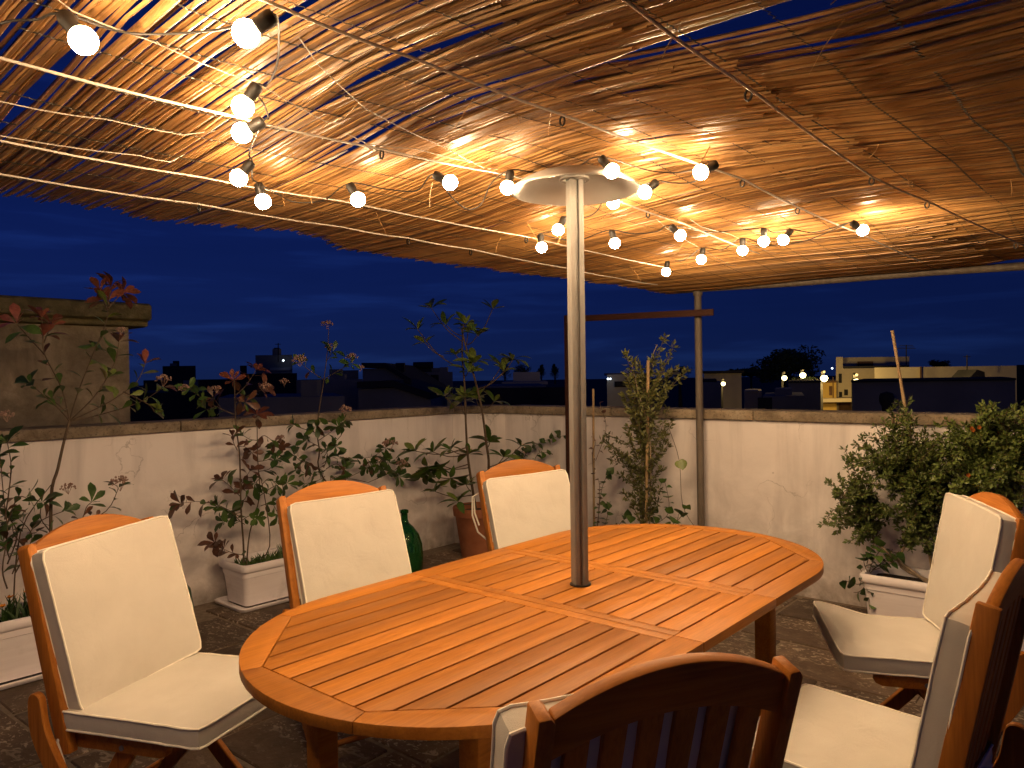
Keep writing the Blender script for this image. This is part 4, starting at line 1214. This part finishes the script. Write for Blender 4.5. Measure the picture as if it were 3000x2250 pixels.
# --- corner plant with leaf rosettes
b = PT + Vector((-.02, 0, .35))
pl = Plant('rosette_shrub', 'tall two stemmed shrub with long olive leaf rosettes in the corner pot', 'shrub', b, 35)
YC = 6.0
pl.stem([b] + [atY(x, y, YC) for x, y in ((1378, 1391), (1369, 1319), (1364, 1219), (1362, 1143), (1354, 1030), (1358, 950))], .012, .006, 'stem')
pl.stem([b + Vector((.06, 0, 0))] + [atY(x, y, YC - .05) for x, y in ((1432, 1370), (1424, 1295), (1411, 1195), (1389, 1103), (1366, 1020), (1352, 965))], .013, .006, 'stem')
ROS = [((1353, 1000), (1264, 903), 5), ((1400, 985), (1443, 905), 4), ((1340, 1075), (1224, 966), 4), ((1300, 1045), (1246, 1006), 4), ((1355, 985), (1307, 952), 7), ((1360, 960), (1364, 950), 8), ((1366, 1010), (1371, 972), 7), ((1370, 1010), (1398, 982), 7),
       ((1355, 1060), (1335, 1040), 6), ((1375, 1080), (1389, 1064), 7), ((1358, 1100), (1372, 1090), 8), ((1400, 1140), (1475, 1090), 7), ((1440, 1120), (1502, 1055), 9), ((1402, 1150), (1468, 1075), 7), ((1362, 1200), (1303, 1162), 7), ((1362, 1190), (1362, 1165), 10),
       ((1362, 1215), (1350, 1180), 8), ((1411, 1195), (1448, 1178), 5), ((1405, 1190), (1395, 1170), 7), ((1369, 1310), (1218, 1322), 8), ((1372, 1330), (1269, 1325), 9), ((1369, 1330), (1321, 1319), 8), ((1371, 1340), (1372, 1331), 9), ((1426, 1310), (1435, 1296), 8),
       ((1428, 1370), (1525, 1307), 6), ((1384, 1450), (1275, 1440), 9), ((1380, 1440), (1366, 1421), 8), ((1386, 1475), (1342, 1470), 7), ((1372, 1360), (1250, 1365), 8), ((1375, 1370), (1285, 1360), 8), ((1380, 1390), (1240, 1385), 6), ((1430, 1380), (1475, 1340), 6), ((1380, 1420), (1320, 1400), 6)]
for (x0, y0), (x1, y1), n in ROS:
    A_ = atY(x0, y0, YC); B_ = atY(x1, y1, YC + pl.q.uniform(-.16, .16))
    mid = A_.lerp(B_, .5) + Vector((0, 0, -.03 * (B_ - A_).length / .3))
    pts = pl.stem([A_, mid, B_], .005, .003)
    up_ = (B_ - A_).normalized() * .5 + Vector((0, 0, 1))
    key = ['pit_light', 'pit_light', 'pit_green'] if y1 < 1250 else ['pit_green', 'pit_green', 'pit_light']
    pl.rosette(key, B_, up_ if y1 < 1345 or y1 > 1400 else Vector((0, -.3, -.4)), n + 1, 62 if y1 < 1250 else 70, 1.0)

# --- ivy trailing behind the far chair
b = atd(1560, 1560, 4.75); b.z = 0
pl = Plant('ivy_plant', 'dark ivy climbing the wall between the far chair and the pole', 'ivy', b, 36)
for br in ([(1545, 1560), (1520, 1420), (1540, 1330), (1600, 1290), (1660, 1275)], [(1550, 1540), (1560, 1400), (1575, 1330), (1620, 1330)], [(1540, 1430), (1500, 1360), (1545, 1310)]):
    pts = pl.stem(PP(pl, br, 4.82, .03, atd, False), .003, .0015)
    pl.along(pts, ['ivy', 'ivy_dark'], .035, .2, 1.15, 70)

# --- tall staked bush near the metal post
def twiggy(pl, twigs, key, L_, Wd_, per, matn, fill=None):
    """small leaves of all twigs joined into one piece of foliage"""
    m = MB(); q = pl.q
    for pts in twigs:
        n = len(pts)
        for i in range(1, n):
            for k in range(per):
                t = q.random(); P = pts[i - 1].lerp(pts[i], t); ax = (pts[i] - pts[i - 1]).normalized()
                rad = Vector((q.gauss(0, 1), q.gauss(0, 1), q.gauss(0, .8))).normalized()
                d = (ax * .55 + rad).normalized(); l = L_ * q.uniform(.6, 1.2); w = Wd_ * q.uniform(.7, 1.2)
                y = d.cross(Vector((q.uniform(-1, 1), q.uniform(-1, 1), q.uniform(.2, 1.4)))).normalized(); z = d.cross(y)
                c = P + d * .004
                m.add([c, c + d * l * .5 + y * w * .5 + z * w * .12, c + d * l, c + d * l * .5 - y * w * .5 + z * w * .12, c + d * l * .5 - z * w * .05], [(0, 4, 1), (1, 4, 2), (2, 4, 3), (3, 4, 0)])
    tag(m.build('foliage', matn, pl.o, smooth=False, org=pl.b), kind='stuff')
b = PV + Vector((0, 0, .30))
pl = Plant('staked_bush', 'tall narrow bush with small pale leaves beside the metal post', 'bush', b, 37)
q = pl.q; tw1 = []; tw2 = []
axis = [b, atY(1880, 1350, 5.15), atY(1890, 1200, 5.15), atY(1895, 1090, 5.15), atY(1925, 1010, 5.15)]
pl.stem(axis, .008, .003, 'palestem'); pl.stem([b + Vector((.04, 0, 0)), atY(1905, 1300, 5.1), atY(1870, 1150, 5.1), atY(1850, 1060, 5.1)], .006, .002, 'palestem')
tips = [(1948, 985), (1975, 1010), (1830, 1035), (1850, 1050), (1870, 1060), (1920, 1045), (1940, 1060), (1985, 1075), (2015, 1080), (1835, 1085), (1960, 1095), (1840, 1120), (1880, 1095), (1920, 1110), (1860, 1140), (1950, 1130), (1900, 1150), (1830, 1160), (1935, 1160), (1870, 1180), (1905, 1200), (1845, 1200), (1955, 1195), (1870, 1230), (1920, 1240), (1840, 1245), (1945, 1265), (1880, 1275), (1965, 1235)]
for (x, y) in tips:
    st = atY(1882 + (x - 1890) * .15, min(y + q.uniform(90, 170), 1480), 5.15); en = atY(x, y, 5.15 + q.uniform(-.17, .17))
    md = st.lerp(en, .5) + Vector((q.uniform(-.03, .03), q.uniform(-.05, .05), .0))
    tw1.append(pl.stem([st, md, en], .0028, .001, 'stem'))
low = [(1770, 1270), (1785, 1300), (1760, 1290), (1800, 1330), (1825, 1330), (1790, 1345), (1840, 1370), (1815, 1390), (1860, 1400), (1900, 1380), (1930, 1330), (1945, 1370), (1910, 1430), (1850, 1450), (1880, 1460), (1935, 1430), (1825, 1440), (1960, 1300), (1930, 1470)]
for (x, y) in low:
    st = atY(1885, min(y + q.uniform(60, 130), 1545), 5.15); en = atY(x, y, 5.12 + q.uniform(-.15, .15))
    tw2.append(pl.stem([st, st.lerp(en, .5) + Vector((0, 0, .02)), en], .0024, .001, 'stem'))
twiggy(pl, tw1, None, .046, .019, 9, 'leaf_small2'); twiggy(pl, tw2, None, .040, .016, 9, 'leaf_small2')
pl.stem([atY(1960, 1255, 5.1), atY(1990, 1350, 5.1), atY(2000, 1480, 5.1), atY(2040, 1550, 5.1)], .002, .002)
pl.leaf('big', atY(1998, 1345, 5.08), Vector((0, -.3, -1)), Vector((0, -1, .2)), 1.3)
pl.leaf('big', atY(1984, 1350, 5.08), Vector((.2, -.3, -1)), Vector((0, -1, .2)), 1.15)
# cane beside it
b2 = PV + Vector((.01, -.05, .28)); tp_ = atY(1899, 1056, 5.08)
m = MB(); n_ = 14; m.tube([b2.lerp(tp_, k / n_) for k in range(n_ + 1)], [.0105 * (1.10 if k % 3 == 0 else 1.0) for k in range(n_ + 1)], 9)
tag(m.build('bamboo_cane', 'bamboo'), 'bamboo cane standing inside the tall bush beside the metal post', 'cane', 'bamboo canes propping plants')
b2 = RP(-2.42, 4.66); b2 = atd(1740, 1600, 4.66); b2.z = .0; tp_ = atd(1738, 1139, 4.66)
m = MB(); m.tube([b2.lerp(tp_, k / 10) for k in range(11)], [.0085 * (1.08 if k % 4 == 0 else 1) for k in range(11)], 8)
tag(m.build('bamboo_cane', 'bamboo'), 'thin cane standing free just right of the dish pole', 'cane', 'bamboo canes propping plants')

b = atd(1745, 1590, 4.6); b.z = 0
pl = Plant('ivy_plant', 'ivy with some dry leaves at the foot of the thin cane', 'ivy', b, 38)
for br, key in (([(1745, 1590), (1760, 1450), (1775, 1400), (1790, 1380)], ['ivy', 'ivy_dark']), ([(1740, 1420), (1735, 1330), (1745, 1300), (1735, 1270)], ['ivy_dry']), ([(1750, 1560), (1757, 1440), (1752, 1400)], ['ivy_dry']),
                ([(1755, 1590), (1780, 1510), (1770, 1480), (1790, 1470)], ['ivy', 'ivy_dark']), ([(1770, 1590), (1820, 1530), (1850, 1510)], ['ivy_dark', 'ivy']), ([(1800, 1590), (1930, 1530), (1960, 1490), (1950, 1420), (1940, 1400)], ['ivy', 'ivy_dark']),
                ([(1900, 1590), (1990, 1520), (2010, 1480)], ['ivy', 'ivy_dark']), ([(1850, 1590), (1900, 1520), (1925, 1490)], ['ivy', 'ivy_dark']), ([(1745, 1350), (1775, 1260), (1765, 1205), (1757, 1180)], ['ivy_dry']), ([(1930, 1590), (1975, 1545), (1990, 1500)], ['ivy_dark', 'ivy'])):
    pts = pl.stem(PP(pl, br, 4.6, .06, atd, False), .0024, .0014)
    pl.along(pts, key, .038, .15, 1.0 if key[0] != 'ivy_dry' else .9, 72)

# --- brown frame between pole and post
A_ = atd(1660, 931, 4.74); B_ = atd(2069, 911, 4.74)
o = thing('trellis_frame', 'brown upright stake and crossbar running from behind the pole to the post', 'frame', (A_.x, A_.y, 0), R(-40.24))
L_ = (B_ - A_).length
MB().box((0, 0, A_.z / 2 + .01), (.045, .012, A_.z + .02)).build('upright', 'rust', o, bevel=.002)
MB().box((L_ / 2 - .01, -.0135, A_.z - .012), (L_ + .06, .015, .045), Matrix.Rotation(-math.asin((B_.z - A_.z) / L_), 4, 'Y')).build('crossbar', 'rust', o, bevel=.002)

# --- shrubs along the right wall
def bush(label, base, trunk_pts, tips, seed, yfun, per, L_, Wd_, name='boxwood_shrub', sc=.2):
    pl = Plant(name, label, 'shrub', base, seed); q = pl.q; tw = []
    for t in trunk_pts:
        pl.stem(t, .010, .004, 'palestem')
    hubs = [p for t in trunk_pts for p in spline(t)[3:]]
    for en in tips:
        st = min(hubs, key=lambda h: (h - en).length + q.uniform(0, .12))
        md = st.lerp(en, .5) + Vector((q.uniform(-.05, .05), q.uniform(-.05, .05), q.uniform(-.02, .05)))
        tw.append(pl.stem([st, md, en], .003, .001, 'stem'))
    twiggy(pl, tw, None, L_, Wd_, per, 'leaf_small')
    return pl, tw
bR = RP(-.85, 4.58, .28)
q = random.Random(44)
def blobtips(lst, dfun, n, rs):
    out = []
    for (x, y, r, k) in lst:
        for i in range(k):
            an = q.uniform(0, 6.283); rr = r * math.sqrt(q.random())
            out.append(dfun(x + rr * math.cos(an), y + rr * math.sin(an), rs + q.uniform(-.22, .16)))
    return out
tr = [[bR, atd(2640, 1660, 4.58), atd(2655, 1590, 4.58), atd(2690, 1520, 4.58), atd(2700, 1420, 4.55)], [bR + UD * .06, atd(2720, 1610, 4.6), atd(2705, 1480, 4.62), atd(2640, 1400, 4.6)], [bR - UD * .07, atd(2580, 1600, 4.55), atd(2545, 1540, 4.55), atd(2515, 1480, 4.5)]]
tips = blobtips([(2620, 1420, 120, 46), (2700, 1480, 110, 40), (2560, 1380, 80, 20), (2650, 1300, 80, 22), (2690, 1270, 60, 10), (2480, 1420, 45, 9), (2520, 1330, 60, 9), (2760, 1400, 90, 26), (2640, 1200, 34, 6), (2470, 1500, 40, 8), (2430, 1530, 25, 4), (2500, 1560, 40, 7), (2700, 1560, 60, 12), (2600, 1250, 40, 5), (2770, 1330, 80, 26), (2740, 1480, 80, 18), (2590, 1470, 80, 18)], atd, 1, 4.58)
tips += [atd(x, y, 4.55) for x, y in ((2590, 1232), (2640, 1175), (2560, 1290), (2545, 1310), (2420, 1522), (2425, 1410), (2455, 1395), (2480, 1340), (2665, 1160), (2610, 1240), (2450, 1560), (2490, 1335))]
bush('bushy small leaved shrub in the white planter by the right wall', bR, tr, tips, 51, atd, 8, .030, .015)
bR2 = PQ + Vector((0, 0, .3))
tr = [[bR2, atd(2905, 1560, 4.55), atd(2885, 1400, 4.5), atd(2875, 1320, 4.5)], [bR2 + UD * .04, atd(2960, 1480, 4.5), atd(2990, 1350, 4.45)]]
tips = blobtips([(2900, 1300, 100, 40), (2960, 1260, 70, 22), (2900, 1220, 45, 12), (2985, 1350, 90, 26), (2860, 1400, 80, 24), (2940, 1430, 80, 18), (3040, 1280, 90, 20), (2985, 1200, 40, 8), (2800, 1330, 60, 14), (3050, 1400, 90, 14), (2820, 1460, 60, 12), (2900, 1180, 22, 5), (2790, 1260, 60, 14), (2800, 1420, 70, 16)], atd, 1, 4.5)
pl2, _ = bush('larger shrub with a few orange flowers cut by the right frame edge', bR2, tr, tips, 52, atd, 8, .030, .015)
for (x, y) in ((2836, 1392), (2846, 1255), (2868, 1252), (2850, 1260)):
    P = atd(x, y, 4.28)
    m = MB()
    for j in range(5):
        an = j * 1.256; dv = Vector((math.cos(an), -.3, math.sin(an))) * .012; sv = Vector((-math.sin(an), 0, math.cos(an))) * .005
        m.add([P, P + dv * .6 + sv, P + dv, P + dv * .6 - sv], [(0, 1, 2, 3)])
    m.build('flower', 'redfruit', pl2.o, smooth=False, org=pl2.b)
# leaning cane in the right planter
b2 = RP(-.90, 4.60, .25); tp_ = atd(2614, 968, 4.62)
m = MB(); m.tube([b2.lerp(tp_, k / 14) for k in range(15)], [.0085 * (1.16 if k in (5, 10) else 1.0) for k in range(15)], 8)
tag(m.build('bamboo_cane', 'bamboo'), 'pale cane leaning out of the right shrub above the parapet', 'cane', 'bamboo canes propping plants')
b = RP(-1.16, 4.50, .28)
pl = Plant('ivy_plant', 'ivy hanging over the left corner of the right planter', 'ivy', b, 39)
ZR = zpx(2350, 1350, 3.318)
for br in ([(640, 1090), (600, 980), (640, 860)], [(650, 1080), (700, 950), (780, 850)], [(660, 1090), (800, 960), (880, 860)], [(600, 1100), (560, 1050)], [(600, 1090), (640, 1200), (650, 1290), (650, 1400), (660, 1450)], [(620, 1180), (540, 1200), (470, 1180), (390, 1160)], [(620, 1210), (560, 1270), (500, 1280)],
           [(700, 1060), (840, 1010), (930, 950)], [(680, 1060), (860, 940), (940, 880)], [(630, 1000), (690, 820), (740, 800)]):
    pts = pl.stem(PP(pl, [ZR(*q_) for q_ in br], 4.44 if max(y for x, y in br) > 1150 else 4.52, .03, atd, False), .0022, .0014)
    pl.along(pts, ['ivy', 'ivy_dark'], .034, .1, 1.05, 72)

# ================================================================== town behind the parapet
mb = MB(); mb.box((0, 600, -9.5), (3000, 2000, 1)); g_ = mb.build('ground', 'earth', smooth=False)
tag(g_, 'dark ground of the town below the terrace', kind='structure')
def farbox(x0, x1, yt, Y, depth, mat, name, parent=None, org=None, yb=None, proud=0.0):
    """box whose near face spans the given columns at distance Y, from the row yt down (to the ground, or to row yb)"""
    A_ = atY(x0, yt, Y - proud); B_ = atY(x1, yt, Y - proud)
    zt = (A_.z + B_.z) / 2
    zb = -9.0 if yb is None else atY((x0 + x1) / 2, yb, Y - proud).z
    A_.z = B_.z = 0                      # the house turns its front to the terrace
    rd = Vector(((A_.x + B_.x) / 2, Y, 0)).normalized() * depth
    sp_ = 1 + depth / Y * .98
    m = MB().prism([(A_.x, A_.y), (B_.x, B_.y), ((B_ + rd).x, (B_ + rd).y), ((A_ + rd).x, (A_ + rd).y)], zb, zt)
    return m.build(name, mat, parent, smooth=False, org=org)
def building(label, parts, group=None):
    """parts: first is the main body; each (name, x0, x1, ytop, Y, depth, mat, ybottom, proud)"""
    x0, x1, Y = parts[0][1], parts[0][2], parts[0][4]
    P = atY((x0 + x1) / 2, 1100, Y); org = Vector((P.x, Y, -9))
    o = thing('town_house', label, 'building', org, 0, group)
    for (nm, x0, x1, yt, Y, dp, mt, yb, pr) in parts: farbox(x0, x1, yt, Y, dp, mt, nm, o, org, yb, pr)
    return o, org
building('long dark blue roof parapet with a round cowl in front, right background', [('wall', 2496, 2975, 1116, 14, 3.0, 'far_grey', None, 0), ('capping', 2493, 2977, 1111, 14, 3.1, 'far_dark', 1117, .06)])
P = atY(2598, 1195, 13.4)
o = thing('roof_cowl', 'dark round chimney cowl standing before the blue roof parapet', 'chimney', (P.x, P.y, P.z - .6))
MB().lathe([(.08, 0), (.08, .62), (.10, .66), (.125, .72), (.125, .80), (.10, .86), (.001, .89)], 18).build('cowl', 'far_dark', o)
building('long pale flat roofed block behind the blue parapet', [('wall', 2562, 2982, 1074, 27, 7, 'far_cream', None, 0), ('downpipe', 2695, 2700, 1074, 27, .3, 'far_brown', 1114, .12)])
P0, P1, P2 = atY(2806, 1114, 24), atY(2858, 1114, 24), atY(2835, 1083, 24); P3 = atY(2856, 1090, 24)
o = thing('awning_roof', 'dark slanted shed roof in front of the long pale block', 'shed', P0)
MB().prism([(0, 0), ((P1 - P0).x, 0), ((P3 - P0).x, (P3 - P0).z), ((P2 - P0).x, (P2 - P0).z)], -.5, .5, frame((1, 0, 0), (0, 0, 1), (0, -1, 0))).build('roof', 'far_dark', o, smooth=False)
ob, org = building('cream tower house lit by street lamps with narrow windows', [
    ('wall', 2449, 2566, 1078, 30, 6, 'far_cream', None, 0), ('corner_wall', 2449, 2469, 1046, 30, 5, 'far_cream', 1079, .02), ('roof_storey', 2469, 2664, 1046, 31.5, 4, 'far_cream', 1079, 0),
    ('terrace_roof', 2471, 2664, 1072, 30.3, 1.1, 'far_dark', 1078.5, .3), ('canopy', 2394, 2515, 1167, 28.6, 1.4, 'far_cream', 1178, 0), ('garage_door', 2458, 2512, 1179, 29.9, .1, 'far_brown', 1205, .05),
    ('window', 2457, 2466, 1095, 30, .2, 'far_glass', 1122, .05), ('window', 2458, 2467, 1148, 30, .2, 'far_glass', 1175, .05), ('window', 2473, 2484, 1141, 30, .2, 'far_glass', 1158, .05), ('window', 2512, 2558, 1059, 31.5, .2, 'far_brown', 1073, .05)])
building('small ochre house with brown shutters left of the tower', [('wall', 2405, 2450, 1120, 29.2, 4, 'far_yellow', None, 0), ('roof', 2403, 2451, 1116, 29.2, 4.1, 'far_brown', 1121, .06), ('window', 2429, 2438, 1131, 29.2, .2, 'far_brown', 1158, .05), ('downpipe', 2439, 2442, 1105, 29.2, .1, 'far_brown', 1178, .12)])
building('grey blank house wall left of the ochre house', [('wall', 2310, 2404, 1120, 22, 4, 'far_grey', None, 0), ('capping', 2308, 2405, 1116, 22, 4, 'far_dark', 1121, .05)])
building('low dark blue roof block right of the metal post', [('wall', 2235, 2357, 1160, 17, 3, 'far_grey', None, 0), ('roof_hut', 2270, 2320, 1140, 17.5, 2, 'far_grey', 1161, 0), ('door', 2220, 2262, 1165, 17, .2, 'far_dark', 1210, .05)])
building('small pale gabled wall catching lamp light', [('wall', 2180, 2232, 1146, 25, 3, 'far_cream', None, 0), ('roof', 2186, 2222, 1143, 25, 2, 'far_white', 1147, .05)])
building('dark round roofed shed right behind the metal post', [('wall', 2038, 2112, 1120, 20, 4, 'far_grey', None, 0), ('roof', 2045, 2100, 1112, 20.3, 3.5, 'far_dark', 1121, .1)])
building('low beige row behind the single street lamp', [('wall', 2062, 2172, 1093, 45, 6, 'far_cream', None, 0), ('roof', 2055, 2180, 1086, 45, 6.2, 'far_dark', 1094, .2)])
building('white flat block with two white lamps left of the metal post', [('wall', 1778, 1862, 1097, 34, 5, 'far_white', None, 0), ('window', 1800, 1850, 1117, 34, .2, 'far_glass', 1134, .05), ('roof', 1770, 1990, 1092, 36, 6, 'far_grey', 1099, 0)])
building('wide black roof below the white blocks', [('roof', 1400, 1672, 1136, 18, 6, 'far_dark', None, 0), ('capping', 1400, 1600, 1131, 18.5, 5, 'far_grey', 1137, .05)])
building('white stepped roof block left of the dish pole', [('wall', 1503, 1582, 1090, 30, 5, 'far_white', None, 0), ('terrace', 1470, 1605, 1118, 28, 4, 'far_white', None, 0)])
building('pale block with a small window behind the corner plant', [('wall', 1217, 1326, 1090, 28, 5, 'far_grey', None, 0), ('roof_hut', 1235, 1300, 1078, 29, 3, 'far_grey', 1091, 0), ('window', 1262, 1285, 1098, 28, .2, 'far_glass', 1121, .05)])
P = atY(1240, 1080, 27)
o = thing('water_tank', 'dark water tank on the pale block behind the corner plant', 'tank', P)
MB().tube([(-.35, 0, .12), (.35, 0, .12)], .12, 12).build('tank', 'far_dark', o)
MB().box((0, 0, -.06), (.6, .2, .12)).build('stand', 'far_dark', o)
def gable(label, pts, Y, depth, mat):
    Q = [atY(x, y, Y) for x, y in pts]; org = Vector((Q[0].x, Y, -9))
    o = thing('town_house', label, 'building', org)
    poly = [(p.x - org.x, p.z + 9) for p in Q]
    poly = [(poly[0][0], 0)] + poly + [(poly[-1][0], 0)]
    MB().prism(poly, 0, depth, frame((1, 0, 0), (0, 0, 1), (0, 1, 0))).build('wall', mat, o, smooth=False)
    rp = [(x, z + .02) for x, z in poly[1:-1]]; rp = rp + [(x, z + .14) for x, z in rp[::-1]]
    MB().prism(rp, -.15, depth + .1, frame((1, 0, 0), (0, 0, 1), (0, 1, 0))).build('roof', 'far_dark', o, smooth=False)
    return o
gable('dark gabled house with long sloping roof left of the corner plant', [(1062, 1080), (1130, 1080), (1275, 1170)], 21, 6, 'far_grey')
gable('nearer low roof with sloping end above the left parapet', [(1050, 1140), (1155, 1136), (1262, 1172)], 16, 4, 'far_grey')
building('flat dark house left of the tall flowering shrub', [('wall', 868, 1062, 1112, 19, 6, 'far_grey', None, 0), ('roof_hut', 975, 1050, 1085, 22, 4, 'far_grey', 1113, 0)])
building('grey roof terrace wall behind the red leaved shrub', [('wall', 640, 1010, 1163, 13, 3, 'far_grey', None, 0)])
ob, org = building('dark square tower block with one white lamp', [('wall', 748, 856, 1040, 32, 6, 'far_grey', None, 0), ('window', 790, 852, 1077, 32, .2, 'far_white', 1085, .05), ('annex', 723, 870, 1094, 31, 5, 'far_dark', None, 0), ('chimney', 703, 723, 1071, 31, .5, 'far_dark', None, 0)])
building('dark flat roofed house right of the stained building', [('wall', 476, 573, 1072, 34, 6, 'far_dark', None, 0), ('annex', 420, 720, 1112, 33, 6, 'far_dark', None, 0)])
building('wide dark house low behind the left parapet', [('wall', 376, 640, 1150, 20, 6, 'far_dark', None, 0)])
building('black wall of the last house at the right edge', [('wall', 2978, 3120, 1068, 16, 4, 'far_dark', None, 0)])

qs = random.Random(77)
for ob_ in [c_ for c_ in C.objects if c_.name.startswith('town_house') and c_.parent is None]:
    w_ = next((c_ for c_ in ob_.children if c_.name.startswith('wall')), None)
    if w_ is None or ob_.location.x > -.4: continue
    vs_ = [v.co for v in w_.data.vertices]; ny = min(v.y for v in vs_); fr = [v for v in vs_ if v.y < ny + .02]
    x0_, x1_, zt_ = min(v.x for v in fr), max(v.x for v in fr), max(v.z for v in fr)
    for k in range(2):
        h_ = qs.uniform(.12, .32); wd_ = qs.uniform(.14, .30); x_ = qs.uniform(x0_ + .35, max(x0_ + .4, x1_ - .35))
        MB().box((x_, ny + .35, zt_ + h_ / 2 - .05), (wd_, wd_, h_ + .1)).build('chimney', qs.choice(('far_grey', 'far_dark')), ob_, smooth=False)
    for k in range(int((x1_ - x0_) / 1.7)):
        x_ = x0_ + .8 + 1.7 * k + qs.uniform(-.2, .2)
        MB().box((x_, ny, zt_ - qs.uniform(.7, 1.0)), (qs.uniform(.35, .6), .10, .55)).build('window', 'far_glass', ob_, smooth=False)
def antenna(label, x, yb, yt, Y, arms):
    A_, B_ = atY(x, yb, Y), atY(x, yt, Y)
    o = thing('roof_antenna', label, 'antenna', A_)
    MB().tube([Vector((0, 0, -.3)), B_ - A_], .02, 6).build('mast', 'far_dark', o)
    h = (B_ - A_).z
    for f, l in arms:
        MB().tube([(-l, 0, h * f), (l, 0, h * f)], .012, 5).build('crossbar', 'far_dark', o)
antenna('thin antenna mast on the dark square tower', 815, 1040, 1005, 31.5, ((.9, .12),))
antenna('television antenna with crossbars above the cream tower', 2655, 1047, 1010, 31, ((.7, .38), (.95, .28), (.82, .33)))
antenna('short antenna mast above the long pale block', 2833, 1074, 1040, 26, ((.85, .12),))

def tree(label, x, yt, yb, hw, Y, seed, n=1400, shape='round', group=None):
    q = random.Random(seed); T = atY(x, yt, Y); Bm = atY(x, yb, Y); rx = hw * Y / FPX
    hz = (T.z - Bm.z) / 2; c = Vector((T.x, Y, Bm.z + hz))
    org = Vector((c.x, Y, -9)); o = thing('dark_tree', label, 'tree', org, 0, group)
    MB().tube([(0, 0, 0), (.1, 0, (c.z + 9) * .55), (0, 0, c.z + 9)], [.35 * min(1, rx), .25 * min(1, rx), .05], 8).build('trunk', 'bark', o)
    for k in range(5):
        an = k * 1.256; MB().tube([(0, 0, c.z + 9 - hz * .8), (math.cos(an) * rx * .6, math.sin(an) * rx * .6, c.z + 9 + hz * .2)], [.1 * min(1, rx), .03], 5).build('limb', 'bark', o)
    lobes = [(Vector((q.uniform(-.62, .62) * rx, q.uniform(-.6, .6) * rx, q.uniform(-.55, .55) * hz)), q.uniform(.30, .52)) for k in range(16)] if shape == 'round' else [(Vector((q.uniform(-.2, .2) * rx, 0, (-.8 + 1.6 * k / 9) * hz)), .75 * (1 - k / 12)) for k in range(10)]
    m = MB(); lf = .055 * max(rx, .9)
    for k in range(n):
        L0, lr = q.choice(lobes)
        v = Vector((q.gauss(0, 1), q.gauss(0, 1), q.gauss(0, 1))).normalized() * (q.random() ** .4)
        P = L0 + Vector((v.x * lr * rx, v.y * lr * rx, v.z * lr * hz * 1.1))
        a_ = Vector((q.gauss(0, 1), q.gauss(0, 1), q.gauss(0, 1))).normalized(); b_ = a_.orthogonal().normalized()
        u = lf * q.uniform(.6, 1.5)
        P = P + c - org
        m.add([P + a_ * u, P + b_ * u * .5, P - a_ * u, P - b_ * u * .5], [(0, 1, 2, 3)])
    tag(m.build('crown', 'crown', o, smooth=False), kind='stuff')
tree('big round dark tree behind the street lamps', 2297, 1004, 1125, 100, 55, 61, 5200)
tree('low dark shrub tree on the roofline right of the leaning cane', 2750, 1054, 1080, 30, 34, 62, 900)
for k, (x, yt, hw, lb) in enumerate(((1478, 1052, 22, 'slim dark tree nearest the corner plant in the far tree row'), (1532, 1062, 30, 'broad dark tree in the middle of the far tree row'), (1585, 1068, 18, 'narrow pointed tree right of the white stepped block'), (1625, 1066, 20, 'dark tree of the far row close to the pole'))):
    tree(lb, x, yt, 1100, hw, 60, 70 + k, 900, 'round' if k == 1 else 'cone', 'far tree row behind the white stepped block')
tree('dark bushy tree above the gabled house', 1168, 1066, 1095, 22, 40, 75, 800)
tree('dark trees low left of the round tree', 2200, 1078, 1105, 90, 70, 76, 1600)
tree('dark tree close behind the staked bush', 1990, 1068, 1110, 40, 50, 77, 1000)

def street_lamp(label, x, y, Y, watt, headmat='lamp_warm', r=.12):
    H = atY(x, y, Y); org = Vector((H.x, Y, -9))
    o = thing('street_lamp', label, 'street lamp', org, 0, 'lit street lamps of the town')
    h = H.z + 9
    MB().tube([(0, .25, 0), (0, .25, h), (0, .15, h + .25), (0, 0, h + .22)], .05, 6).build('mast', 'far_dark', o)
    MB().lathe([(.001, h - r), (r * .7, h - r * .7), (r, h), (r * .7, h + r * .6), (.001, h + r * .8)], 12).build('lamp_head', headmat, o)
    ld = bpy.data.lights.new('lamp_glow', 'POINT'); ld.energy = watt; ld.color = (1.0, .66, .22); ld.shadow_soft_size = r
    lo = bpy.data.objects.new('lamp_glow', ld); C.objects.link(lo); lo.parent = o; lo.location = (0, -.32, h - .05)
street_lamp('street lamp just right of the metal post', 2119, 1124, 40, 90)
street_lamp('street lamp under the left side of the round tree', 2298, 1107, 33, 60)
street_lamp('brightest street lamp lighting leaves under the round tree', 2352, 1099, 36, 130, r=.15)
street_lamp('street lamp before the ochre house and cream tower', 2414.6, 1108, 26.5, 330, r=.13)
street_lamp('added low lamp in place of a lit window, brightening the wall behind the blue parapet', 2510, 1119, 23.5, 460, r=.12)  # added lamp standing in for the lit window, brightens the long pale block
for x, y, Y, lb in ((1781, 1110, 33.7, 'left one of two small white lamps on the white flat block'), (1788, 1110, 33.7, 'right one of two small white lamps on the white flat block'), (830, 1056, 31.7, 'white lamp on the dark square tower'), (2438, 1079, 90, 'distant row of white light left of the cream tower')):
    P = atY(x, y, Y); k = Y / 34
    m = MB(); m.lathe([(.001, -.05 * k), (.05 * k, 0), (.001, .05 * k)], 8)
    o = thing('wall_lamp', lb, 'lamp', P, 0, 'small white lamps of the town'); m.build('lamp_head', 'lamp_white', o)
    MB().box((0, .08 * k, 0), (.03, .14 * k, .03)).build('bracket', 'far_dark', o)
tree('small bright leaved tree lit from below by the brightest street lamp', 2352, 1104, 1116, 40, 37, 78, 700)
